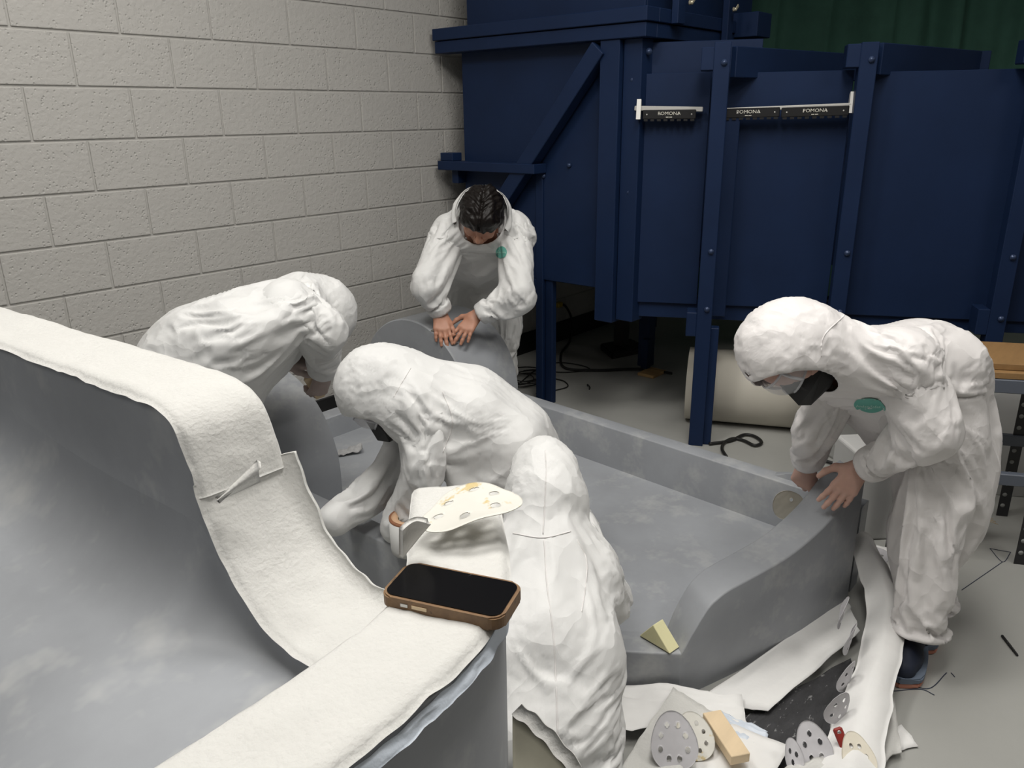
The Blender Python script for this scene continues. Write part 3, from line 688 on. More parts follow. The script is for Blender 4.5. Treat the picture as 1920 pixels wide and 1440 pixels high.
# ------------------------------------------------------------------ litter on the floor in front of the basin
def floor_litter():
    up = V(0, 0, 1); rt = nrm(V(*CR[:2], 0)); aw = nrm(V(*CF[:2], 0))
    def paper(name, pts, z, label, mat=m_paper, amp=.012, seed=0, th=.0015, nu=16, nv=16, cat='paper', fz=None):
        """bilinear sheet over four floor pixels with crumples"""
        q = [atz(*p, zz) for p, zz in zip(pts, z if hasattr(z, '__len__') else [z]*4)]; G = []
        for u in np.linspace(0, 1, nu):
            row = []
            for v in np.linspace(0, 1, nv):
                p = lerp(lerp(q[0], q[1], u), lerp(q[3], q[2], u), v)
                edge = 1
                p = p+up*(amp*noise3(V(u*2.6+seed, v*2.6, seed*1.7))+amp*.9*(.5-abs(noise3(V(u*4.2, v*4.2+seed, seed)))))
                if fz: p = p+up*fz(u, v)
                p = p+rt*.012*noise3(V(u*3, v*5, seed+9))+aw*.012*noise3(V(u*5, v*3, seed+5))
                row.append(p)
            G.append(row)
        G = np.array(G)
        if np.mean(np.cross(np.gradient(G, axis=0), np.gradient(G, axis=1))[..., 2]) < 0: G = G[:, ::-1]
        G[..., 2] = np.maximum(G[..., 2], .004)
        o = sheet(name, G, th, mat); tag(o, label, cat); return o
    # black mat
    paper('rubber_mat', [(1385, 1350), (1595, 1235), (1640, 1330), (1425, 1480)], .014, 'scuffed black rubber mat on the floor below the basin front', m_rubber, .006, 2, .006, 18, 18, 'mat')
    # white sheet along the foot of the basin
    paper('paper_sheet', [(1150, 1370), (1160, 1285), (1390, 1305), (1400, 1370)], [.05, .05, .05, .03], 'glossy white sheet on the floor under the grey front of the basin, left end', m_paper, .03, 4)
    paper('paper_sheet', [(1295, 1325), (1585, 1118), (1612, 1185), (1440, 1335)], [.02, .03, .05, .03], 'white sheet wedged along the foot of the basin above the black mat', m_paper, .014, 5)
    paper('paper_towel', [(1262, 1290), (1345, 1340), (1240, 1500), (1165, 1440)], .07, 'white paper towel standing up under the grey sanding disc', m_felt, .008, 6)
    paper('paper_sheet', [(1300, 1330), (1480, 1400), (1430, 1500), (1200, 1490)], .05, 'flat white sheet under the beige block', m_paper, .006, 7)
    paper('plastic_scrap', [(1350, 1335), (1440, 1375), (1435, 1400), (1370, 1385)], .045, 'torn pale blue plastic scrap between beige block and black mat', m_film, .012, 8, cat='film')
    # broad felt band hanging round the corner and down over the floor
    P = spline([atz(1612, 1010, .22), atz(1645, 1075, .16), atz(1660, 1150, .12), atz(1650, 1230, .11), atz(1625, 1310, .09), atz(1600, 1400, .08), atz(1585, 1480, .07)], 50)
    G = []
    for i, p in enumerate(P):
        t = i/49; w_ = lerp(.05, .105, t); row = []
        for v in np.linspace(-1, 1, 13):
            row.append(p+rt*v*w_*.85+up*(.028*(1-v*v)+.012*noise3(V(t*4, v, 2)))-up*.05*max(0, -v)*(.4+noise3(V(t*9, 3, 3)))+rt*.012*noise3(V(t*14, v*.5, 8)))
        G.append(row)
    G = np.array(G); G = G if np.mean(np.cross(np.gradient(G, axis=0), np.gradient(G, axis=1))[..., 2]) > 0 else G[:, ::-1]
    tag(sheet('felt_band', G, .006, m_paper), 'long pale felt band hanging from the basin corner down to the floor by the shoe', 'felt')
    paper('felt_sheet', [(1610, 1290), (1672, 1280), (1690, 1415), (1590, 1460)], [.03, .02, .015, .03], 'white felt sheet on the floor right of the red knife', m_felt, .012, 11, .004, cat='felt')
    paper('felt_sheet', [(1560, 1330), (1625, 1290), (1640, 1420), (1560, 1460)], [.06, .06, .04, .05], 'white folded felt piece between the knife and the floor sheet', m_felt, .012, 12, .004, cat='felt')
    paper('paper_offcut', [(1672, 1372), (1690, 1358), (1722, 1400), (1680, 1408)], .006, 'small white paper offcut lying alone on the grey floor', m_paper, .002, 13, nu=5, nv=5)
    paper('paper_sheet', [(1455, 1445), (1560, 1420), (1600, 1480), (1440, 1490)], [.06, .07, .06, .06], 'crumpled white sheet at the bottom edge in front of the cluster of discs', m_felt, .02, 14)
    paper('paper_sheet', [(1610, 1020), (1690, 1030), (1700, 1110), (1640, 1150)], [.03, .03, .02, .02], 'white sheet under the floor discs beside the trouser leg', m_paper, .01, 15)
    # rolled cardboard sheet by the kneeling worker
    G = []
    A0 = atz(958, 1345, .42)
    for u in np.linspace(0, 1, 18):
        G.append([atd(lerp(962, 1075, u), lerp(1338, 1455, u)+lerp(0, 150, v)*(1-.15*u)-10*math.sin(u*PI), 1.30-.10*v-.05*u+.03*math.sin(v*2)) for v in np.linspace(0, 1, 8)])
    o = sheet('cardboard_sheet', np.array(G), .004, m_card); tag(o, 'curved brown sheet edge in front of the kneeling back, at the bottom edge', 'cardboard')
    e_ = sheet('white_edging', np.array([[atd(lerp(962, 1075, u)+lerp(-3, 16, v), lerp(1336, 1453, u)-10*math.sin(u*PI)+lerp(3, -16, v)+3*math.sin(u*20), 1.295-.05*u) for v in (0, .5, 1)] for u in np.linspace(0, 1, 24)]), .005, m_felt, o)
    # sanding discs
    f0 = lambda x, y: .012*x*x-.006*y
    disc('sanding_disc', atz(1306, 1398, .085)+aw*.03, rt, aw*.8+up*.5, .052, .066, m_disc_cream, 'stained cream sanding disc half hidden behind the large grey one', f0, 8, .0055, .6, 11, .1)
    disc('sanding_disc', atz(1264, 1392, .12), rt, aw*.62+up*.75, .062, .074, m_disc, 'large grey sanding disc with eight holes at the bottom edge, on paper towel', lambda x, y: .014*x*x-.010, 8, .0068, .60, 12, .10)
    disc('sanding_disc', atz(1525, 1400, .09), rt*.9+up*.2, aw*.6+up*.8, .045, .062, m_disc, 'grey sanding disc standing upright in the cluster left of the red knife', f0, 5, .0065, .5, 13, .1)
    disc('sanding_disc', atz(1487, 1417, .08), rt, aw*.6+up*.8, .024, .042, m_disc, 'small sanding disc peeking out left of the upright grey disc', f0, 3, .0055, .4, 14, .1)
    disc('sanding_disc', atz(1608, 1418, .095), rt, aw*.8+up*.5, .044, .060, m_disc_tan, 'pale sanding disc leaning at the handle of the red knife', lambda x, y: .008*x*x, 6, .0055, .5, 15, .15)
    disc('sanding_disc', atz(1640, 1048, .02), rt, aw, .066, .075, m_disc, 'lower sanding disc of the pair on the floor beside the trouser leg', f0, 0, .006, .6, 16, .05)
    disc('sanding_disc', atz(1632, 1040, .045), rt, aw, .066, .075, m_disc, 'upper perforated sanding disc of the pair on the floor beside the trouser leg', f0, 8, .008, .55, 17, .05)
    for k, (px, py, z, a) in enumerate(((1583, 1150, .22, .5), (1597, 1200, .15, .35), (1592, 1270, .12, .2), (1575, 1330, .12, .1))):
        o = disc('sanding_disc', atz(px, py, z), rt*.25+aw*a, up+rt*.15, .045, .055, m_disc,
             ['top disc of the worn sheets tucked upright beside the felt band', 'second disc of the worn sheets tucked upright beside the pale felt band', 'third disc of the worn sheets tucked upright beside the pale felt band', 'lowest disc of the worn sheets tucked upright beside the pale felt band, above the knife'][k], lambda x, y: .012*x*x, 5, .006, .55, 20+k, .12)
    # beige block
    a, b, c = atz(1304, 1336, .10), atz(1351, 1330, .10), atz(1407, 1412, .10)
    lx = nrm(c-b); ly = nrm(V(-lx[1], lx[0], 0)); ly = ly if np.dot(ly, a-b) > 0 else -ly
    L_ = np.linalg.norm(c-b); W_ = .052
    bm = bmesh.new(); add_obox(bm, b+lx*L_/2+ly*W_/2-up*.014, lx*L_/2, ly*W_/2, up*.014, .0015)
    tag(bmobj('sanding_block', bm, m_woodblk), 'beige rectangular sanding block on white paper at the bottom edge', 'sanding block')
    # red folding knife
    k0, k1 = atz(1569, 1364, .13), atz(1590, 1415, .08); e = empty('folding_knife', k1); tag(e, 'red folding utility knife standing among the sanding discs', 'knife')
    beam('handle', k0, k1, rt, .024, .012, m_red, e, .004); lathe('pivot', [(0, .002), (.005, .002), (.006, 0), (0, 0)], k0+nrm(k1-k0)*.008-aw*.006, -aw+up*.4, m_steel, e, 12)
    beam('blade', k1, k1+nrm(k1-k0)*.03-up*.01, rt, .012, .002, m_steel, e, 0)
    # drill bit on the open floor
    a, b = atz(1879, 1192, .005), atz(1908, 1229, .005); e = empty('drill_bit', (a+b)/2); tag(e, 'black drill bit lying on the open grey floor at the right', 'drill bit')
    tube('shank', [a, lerp(a, b, .4)], .0042, m_cord, e, 6, 8); tube('flutes', [lerp(a, b, .4), b], lambda t: .0045*(1-.2*t)*(1-.18*math.sin(t*40)), m_cord, e, 40, 6)
floor_litter()

# ------------------------------------------------------------------ things behind: roll, cords, shelf
def background():
    up = V(0, 0, 1)
    # big cream roll lying under the tank
    a = V(*atz(1281, 802, 0)[:2], 0); b = V(*atz(1500, 822, 0)[:2], 0); d = nrm(b-a); n = nrm(V(-d[1], d[0], 0)); n = n if np.dot(n, CF) > 0 else -n
    r = .20; c0 = a+n*r*.9+up*r; L_ = .70; R_ = lathe('paper_roll', [(r-.012, 0), (r, 0), (r, L_), (r-.012, L_), (r-.012, 0)], c0, d, m_roll, None, 56)
    tag(R_, 'large cream paper roll lying on the floor behind the basin', 'roll')
    # cords
    w0 = V(3.95, WALL_Y-.03, .52); e = empty('extension_cord', (3.9, 3.2, 0)); tag(e, 'black extension cord with a yellow plug hanging from the block wall under the tank', 'cord')
    p = aty(1049, 571, WALL_Y-.02); beam('plug', p-V(.035, 0, 0), p+V(.02, 0, 0), V(0, 1, 0), .04, .035, m_yellow, e, .006)
    q = [p, p+V(.05, -.02, -.02), aty(1072, 600, WALL_Y-.06), aty(1068, 640, WALL_Y-.08), atz(1052, 672, .02)+V(0, 0, .03), atz(1060, 690, .012), atz(1120, 694, .012), atz(1205, 692, .012), atz(1260, 700, .012)]
    tube('cable', q, .009, m_cord, e, 120)
    e = empty('cable_coil', atz(985, 715, 0)); tag(e, 'tangled coil of thin black cable on the floor beside the far hump', 'cable')
    rr = random.Random(3); c = atz(985, 712, .012)
    for k in range(5):
        ph = rr.random()*6; R0 = .10+.04*rr.random(); ox, oy = rr.uniform(-.05, .05), rr.uniform(-.05, .05)
        tube('loop', [c+V(ox+R0*math.cos(ph+t)*1.2, oy+R0*math.sin(ph+t), .008*k) for t in np.linspace(0, 5.9, 14)], .004, m_cord, e, 60, 6)
    tube('loop', [atz(x, y, .006) for x, y in ((970, 722), (1010, 690), (1045, 680), (1085, 684), (1105, 693), (1060, 698), (1015, 695))], .004, m_cord, e, 70, 6)
    tube('loop', [atz(x, y, .006) for x, y in ((1005, 738), (1040, 732), (1064, 725), (1058, 715), (1040, 710))], .004, m_cord, e, 50, 6)
    e2 = empty('power_cable', atz(1400, 825, 0)); tag(e2, 'black cable looped on the floor in front of the cream roll', 'cable')
    tube('cable', [atz(x, y, .012) for x, y in ((1330, 832), (1370, 826), (1395, 815), (1415, 818), (1428, 829), (1415, 835), (1395, 826), (1375, 822), (1358, 830), (1354, 842), (1362, 856))], .008, m_cord, e2, 110)
    tube('cable', [atz(x, y, .012) for x, y in ((1555, 835), (1572, 852), (1568, 868), (1540, 862))], .008, m_cord, e2, 40)
    # small block under the rear leg
    q = atz(1215, 698, 0); tag(box('wood_block', (q[0]-.10, q[1]-.10, 0), (q[0]+.06, q[1]+.02, .02), m_wood), 'flat scrap of wood on the floor at the rear tank leg', 'wood')
    q = atz(1165, 660, 0); e = empty('black_pedal', q); tag(e, 'dark rubber foot on the floor in the shade under the tank', 'foot')
    prism('pedal_base', [(q[0]-.2, q[1]-.05), (q[0]+.1, q[1]-.15), (q[0]+.2, q[1]+.05), (q[0]-.05, q[1]+.15)], 0, .05, m_base, e, .008); box('pedal_stem', (q[0]-.03, q[1]-.03, .05), (q[0]+.05, q[1]+.05, .6), m_base, e)
    q = atz(1105, 731, 0); tag(tube('cable_tie', [q+V(.0, 0, .004), q+V(.02, .01, .01), q+V(.03, .035, .02), q+V(.05, .05, .004)], .004, m_cord, None, 20, 6), 'tiny black scrap of cable tie on the floor under the tank edge', 'scrap')
    # slotted shelf at the right edge
    S = empty('steel_shelf', (3.5, .4, 0)); tag(S, 'blue-grey steel shelf with perforated black posts at the right edge', 'shelf')
    d = nrm(V(.45, -.89, 0)); n = nrm(V(-.89, -.45, 0))
    o0 = atz(1912, 1058, 0)
    def at(s, t, z): return V(*o0[:2], 0)+d*s-n*t+up*z
    zt = .60
    # find the level of the top front beam from the photograph's line
    for s0, s1, t, z, h in ((-.45, 1.0, .0, .70, .05), (-.45, 1.0, .0, .345, .045), (-.45, 1.0, .40, .70, .05), (-.45, 1.0, .40, .345, .045)):
        beam('shelf_beam', at(s0, t, z), at(s1, t, z), n, .03, h, m_shelf, S)
    for s, t in ((0, 0), (-.45, .0), (-.45, .40), (.06, .40), (1.0, 0), (1.0, .40)):
        p = beam('post', at(s, t, 0), at(s, t, .725), d, .042, .004, m_post, S, 0); beam('post_flange', at(s+.02, t+.02, 0), at(s+.02, t+.02, .725), n, .042, .004, m_post, S, 0)
        for z in np.arange(.05, .71, .05): lathe('slot', [(0, .001), (.009, .001), (.009, 0), (0, 0)], at(s-.006, t-.003, z), n, m_hole, p, 10)
    beam('brace', at(.06, .40, .62), at(.5, .40, .2), n, .004, .04, m_post, S, 0); beam('cross_bar', at(-.45, .40, .58), at(.06, .40, .58), n, .004, .045, m_post, S, 0)
    for k, (z, s0, t0) in enumerate(((.738, -.42, -.01), (.762, -.40, .02))):
        bm = bmesh.new(); add_obox(bm, at(s0+.7, t0+.15, z), d*.7, n*.15, up*.011, .001)
        tag(bmobj('plywood_board', bm, m_ply), ['lower of the two plywood boards on the steel shelf', 'upper of the two plywood boards on the steel shelf'][k], 'board', 'plywood boards on the shelf')
    # pale panel standing behind the shelf
    bm = bmesh.new(); add_obox(bm, at(.5, .62, .24), d*.9, n*.015, up*.24, .003); tag(bmobj('pale_panel', bm, m_carton), 'pale panel standing in the shade behind the steel shelf', 'panel')
    # pale bin and grey box beside the right-hand worker
    q = atz(1612, 862, 0); lathe('plastic_bucket', [(0, .0), (.135, 0), (.145, .02), (.165, .40), (.172, .40), (.172, .42), (.16, .42), (.14, .03), (0, .03)], V(q[0]+.05, q[1]+.05, 0), up, m_carton, None, 40)
    tag(bpy.data.objects['plastic_bucket'], 'white plastic bucket on the floor behind the bending worker', 'bucket')
    q = atz(1648, 1018, 0); bm = bmesh.new(); add_obox(bm, V(q[0]+.12, q[1]+.05, .19), nrm(V(.70, -.72, 0))*.17, nrm(V(.72, .70, 0))*.10, up*.19, .012, 3)
    tag(bmobj('storage_box', bm, m_carton), 'plain pale grey box on the floor between basin corner and trouser leg', 'box')
    # bristly broom end just behind the leg
    q = atz(1822, 1012, 0); e = empty('hand_brush', q); tag(e, 'brown brush end on the floor behind the trouser leg', 'brush')
    beam('brush_back', q+V(.0, 0, .0), q+V(.01, 0, .13), rt_, .02, .05, m_wood, e)
    for k in range(7): tube('bristle', [q+V(.01, 0, .10), q+rt_*(.02+.012*k)+V(0, 0, .14-.012*k)], .0015, m_woodblk, e, 4, 4)
rt_ = nrm(V(*CR[:2], 0))
background()

# floor scratches: thin marks on the paint
def marks():
    for i, ln in enumerate((((1856, 1029), (1880, 1054), (1895, 1036)), ((1856, 1029), (1895, 1036)), ((1880, 1054), (1803, 1107)), ((1690, 1275), (1740, 1292), (1775, 1262)), ((1670, 1297), (1725, 1293), (1752, 1304)), ((1790, 1270), (1783, 1262)))):
        P = [atz(x, y, .0) for x, y in ln]; G = []
        Q = spline(P, 24)
        T = np.gradient(Q, axis=0); N_ = np.array([nrm(V(-t[1], t[0], 0)) for t in T])
        G = np.stack([Q-N_*.0012+V(0, 0, .0011), Q+N_*.0012+V(0, 0, .0011)], 1)[:, ::-1]
        sheet('scratch', G, .001, m_lace, fl)
marks()

# ------------------------------------------------------------------ people: smooth-union figures turned into meshes
def surfnet(F, o, h):
    """naive surface nets of a signed field on a grid: vertices, quads"""
    nx, ny, nz = F.shape; S = F < 0; cnt = np.zeros((nx-1, ny-1, nz-1), np.float32); acc = np.zeros((nx-1, ny-1, nz-1, 3), np.float32)
    for ax in range(3):
        for b in (0, 1):
            for c in (0, 1):
                off = [0, 0, 0]; oth = [i for i in range(3) if i != ax]; off[oth[0]] = b; off[oth[1]] = c
                sl0 = tuple(slice(off[i], off[i]+F.shape[i]-1) for i in range(3))
                off2 = list(off); off2[ax] += 1
                sl1 = tuple(slice(off2[i], off2[i]+F.shape[i]-1) if i != ax else slice(1, F.shape[i]) for i in range(3))
                A, B = F[sl0], F[sl1]; X = S[sl0] != S[sl1]
                t = np.where(X, A/np.where(X, A-B, 1), 0)
                cnt += X
                for i in range(3): acc[..., i] += X*(t if i == ax else off[i])
    m = cnt > 0; idx = -np.ones(m.shape, np.int64); idx[m] = np.arange(m.sum())
    ijk = np.argwhere(m); vs = o+h*(ijk+acc[m]/cnt[m][:, None]); quads = []
    I = idx
    for ax in range(3):
        sl = [slice(1, -1)]*3; sl[ax] = slice(0, -1); sl = tuple(sl)
        sl2 = [slice(1, -1)]*3; sl2[ax] = slice(1, None); sl2 = tuple(sl2)
        X = S[sl] != S[sl2]; e = np.argwhere(X); inside = S[sl][X]
        p = e.copy(); oth = [i for i in range(3) if i != ax]
        p[:, oth[0]] += 1; p[:, oth[1]] += 1
        def g(db, dc):
            q = p.copy(); q[:, oth[0]] += db; q[:, oth[1]] += dc; return I[q[:, 0], q[:, 1], q[:, 2]]
        Q = np.stack([g(-1, -1), g(0, -1), g(0, 0), g(-1, 0)], 1)
        flip = inside if ax != 1 else ~inside
        Q[~flip] = Q[~flip][:, ::-1]; quads.append(Q)
    return vs, np.vstack(quads)
class Field:
    """list of primitives; tapered capsules and ellipsoids blended smoothly, cutters removed at the end"""
    def __init__(s): s.p = []; s.cut = []
    def cone(s, a, b, ra, rb, k=.03): s.p.append(('c', np.array(a, float), np.array(b, float), ra, rb, k)); return s
    def ell(s, c, axes, radii, k=.03): s.p.append(('e', np.array(c, float), np.array(axes, float), np.array(radii, float), k)); return s
    def cutell(s, c, axes, radii): s.cut.append((np.array(c, float), np.array(axes, float), np.array(radii, float))); return s
    @staticmethod
    def dist(q, P):
        if q[0] == 'c':
            _, a, b, ra, rb, k = q; ab = b-a; L = max(1e-9, ab@ab); t = np.clip(((P-a)@ab)/L, 0, 1)
            return np.linalg.norm(P-a-t[..., None]*ab, axis=-1)-(ra+(rb-ra)*t)
        _, c, A, r, k = q; u = (P-c)@A.T; n = np.linalg.norm(u/r, axis=-1); return (n-1)*np.minimum.reduce(r)*np.maximum(1, 1)
    def bounds(s):
        lo, hi = [], []
        for q in s.p:
            if q[0] == 'c': lo += [q[1]-q[3], q[2]-q[4]]; hi += [q[1]+q[3], q[2]+q[4]]
            else: lo.append(q[1]-max(q[3])); hi.append(q[1]+max(q[3]))
        return np.min(lo, 0), np.max(hi, 0)
    def build(s, h):
        lo, hi = s.bounds(); lo = lo-4*h; hi = hi+4*h; n = np.ceil((hi-lo)/h).astype(int)+1
        F = np.full(n, .08, np.float32); ax = [lo[i]+h*np.arange(n[i]) for i in range(3)]
        for q in s.p:
            k = q[-1]
            if q[0] == 'c': l2 = np.minimum(q[1]-q[3], q[2]-q[4]); h2 = np.maximum(q[1]+q[3], q[2]+q[4])
            else: l2 = q[1]-max(q[3]); h2 = q[1]+max(q[3])
            i0 = np.maximum(0, np.floor((l2-k-3*h-lo)/h).astype(int)); i1 = np.minimum(n, np.ceil((h2+k+3*h-lo)/h).astype(int)+1)
            sl = tuple(slice(a, b) for a, b in zip(i0, i1))
            P = np.stack(np.meshgrid(*[ax[i][sl[i]] for i in range(3)], indexing='ij'), -1)
            d = s.dist(q, P).astype(np.float32); f = F[sl]; hh = np.clip(.5+.5*(f-d)/k, 0, 1)
            F[sl] = f+(d-f)*hh-k*hh*(1-hh)
        for c, A, r in s.cut:
            i0 = np.maximum(0, np.floor((c-max(r)-3*h-lo)/h).astype(int)); i1 = np.minimum(n, np.ceil((c+max(r)+3*h-lo)/h).astype(int)+1)
            sl = tuple(slice(a, b) for a, b in zip(i0, i1))
            P = np.stack(np.meshgrid(*[ax[i][sl[i]] for i in range(3)], indexing='ij'), -1)
            d = (np.linalg.norm(((P-c)@A.T)/r, axis=-1)-1)*min(r)
            F[sl] = np.maximum(F[sl], -d)
        return surfnet(F, lo, h)
def vnormals(vs, q):
    fn = np.cross(vs[q[:, 2]]-vs[q[:, 0]], vs[q[:, 3]]-vs[q[:, 1]]); N = np.zeros_like(vs)
    for i in range(4): np.add.at(N, q[:, i], fn)
    return N/np.maximum(1e-9, np.linalg.norm(N, axis=1))[:, None]
def relax(vs, q, it=1, f=.5):
    for _ in range(it):
        A = np.zeros_like(vs); c = np.zeros(len(vs))
        for i in range(4):
            for j in (1, 3): np.add.at(A, q[:, i], vs[q[:, (i+j) % 4]]); np.add.at(c, q[:, i], 1)
        vs = vs+f*(A/np.maximum(1, c)[:, None]-vs)
    return vs
def wrinkle(vs, q, joints, bones, seed, amp=1.0):
    """loose-fabric folds: ridges gather at the joints and run along or around each limb"""
    N = vnormals(vs, q); best = np.full(len(vs), 9.); T = np.zeros(len(vs)); AX = np.zeros_like(vs)
    for a, b, w in bones:
        ab = b-a; L = ab@ab; t = np.clip(((vs-a)@ab)/L, 0, 1); d = np.linalg.norm(vs-a-t[:, None]*ab, axis=1)*w
        m = d < best; best[m] = d[m]; AX[m] = nrm(ab)
    al = (vs*AX).sum(1)
    mask = np.full(len(vs), .45)
    for j, r, s in joints: mask += s*np.exp(-(np.linalg.norm(vs-j, axis=1)/r)**2)
    mask = np.minimum(mask, 1.5)
    p = vs+seed*3.17
    warp = np.stack([noise3(p*3.1+9), noise3(p*3.1+31), noise3(p*3.1+57)], 1)
    # stretched coordinates: slow along the limb, so ridges run lengthwise with a twist
    along = al[:, None]*AX
    pl = (p-along*.72)+warp*.10
    r1 = 1-np.abs(noise3(pl*7.5))*2.3; r1 = np.sign(r1)*np.abs(r1)**1.3
    pc = (p+along*.9)+warp*.12
    r2 = 1-np.abs(noise3(pc*6.2+17))*2.2
    r3 = 1-np.abs(noise3((p+warp*.08)*15+5))*2
    big = noise3(p*2.6+3)
    d = amp*(.010*mask*r1+.011*(mask-.35)*r2+.0042*mask*r3+.016*big)-.008*amp
    return vs+N*d[:, None]
I3 = np.eye(3)
def axes_of(f, u):
    f = nrm(f); u = nrm(np.array(u)-f*np.dot(u, f)); s = np.cross(f, u); return np.array([s, f, u])   # side(right), forward, up
def hand_field(wrist, d, n, left, curls=(.35, .35, .4, .45), spread=.10, thumb=(.75, .45), scale=1.0, elbow=None):
    """palm, four fingers of three bones each, thumb from the side of the palm"""
    d = nrm(d); n = nrm(np.array(n)-d*np.dot(n, d)); t = np.cross(d, n)*(1 if left else -1); s = scale; F = Field(); w = np.array(wrist)
    if elbow is not None: F.cone(w-nrm(w-elbow)*.09, w, .027*s, .024*s, .01)
    F.cone(w, w+d*.03*s, .024*s, .024*s, .012)
    base = [(.088, .030), (.092, .010), (.087, -.010), (.078, -.028)]; lens = (.072, .080, .074, .058); rad = (.0090, .0094, .0090, .0079)
    for (bx_, bt), L, r, cu, i in zip(base, lens, rad, curls, range(4)):
        kn = w+d*bx_*s+t*bt*s+n*.002*s; F.cone(w+d*.018*s+t*bt*.55*s, kn, .0155*s, .0118*s, .016)
        fd = nrm(d+t*(bt/.03)*spread); ang = cu*.7; p = kn
        for seg, (fr, add) in enumerate(((.44, cu), (.31, cu*.75), (.25, 0))):
            v = fd*math.cos(ang)-n*math.sin(ang); q = p+v*L*fr*s
            F.cone(p, q, (r*(1.12 if seg == 0 else .98-.05*seg))*s, r*(.98-.07*seg)*s, .006); p = q; ang += add
    b0 = w+d*.022*s+t*.020*s; b1 = b0+nrm(d*thumb[1]+t*thumb[0]-n*.25)*.042*s; b2 = b1+nrm(d*(thumb[1]+.45)+t*thumb[0]*.7-n*.25)*.032*s; b3 = b2+nrm(d*(thumb[1]+.7)+t*thumb[0]*.4-n*.2)*.026*s
    F.cone(b0, b1, .0165*s, .0125*s, .016); F.cone(b1, b2, .0115*s, .0105*s, .008); F.cone(b2, b3, .0105*s, .0085*s, .006)
    return F
def head_field(c, A, ears=True):
    """skull, jaw, brow, nose, lips, eyes lids and ears"""
    s, f, u = A; F = Field(); L = lambda a, b, d: c+s*a+f*b+u*d
    F.ell(L(0, -.008, .022), A, (.078, .098, .092), .02); F.ell(L(0, .022, -.045), A, (.058, .068, .072), .03); F.ell(L(0, .045, -.092), A, (.036, .034, .024), .02)
    F.cone(L(0, -.03, -.07), L(0, -.055, -.18), .058, .062, .03)
    F.cone(L(-.042, .078, .022), L(.042, .078, .022), .013, .013, .02)
    F.cone(L(0, .092, .012), L(0, .116, -.030), .008, .0135, .010); F.cone(L(-.012, .103, -.034), L(.012, .103, -.034), .009, .009, .008)
    F.cone(L(-.018, .090, -.064), L(.018, .090, -.064), .0085, .0085, .006); F.cone(L(-.016, .088, -.077), L(.016, .088, -.077), .009, .009, .006)
    for sg in (-1, 1):
        F.ell(L(sg*.031, .076, -.004), A, (.017, .014, .013), .006); F.cone(L(sg*.045, .066, -.03), L(sg*.05, .03, -.03), .022, .02, .02)
        if ears: F.ell(L(sg*.079, -.006, -.012), A, (.009, .021, .032), .008)
    return F
def merge(parts):
    V_, Q_, n = [], [], 0
    for v, q in parts: V_.append(v); Q_.append(q+n); n += len(v)
    return np.vstack(V_), np.vstack(Q_)
def decal(pts, fs, c, right, up, n, bvh, off, name, mat, parent):
    """flat print laid on a curved surface"""
    out = []
    for x, y in pts:
        o = c+right*x+up*y+n*.12; h = bvh.ray_cast(Vector(o), Vector(-n), .3)
        out.append((np.array(h[0])+n*off) if h[0] is not None else c+right*x+up*y)
    return mesh(name, out, fs, mat, parent, True)
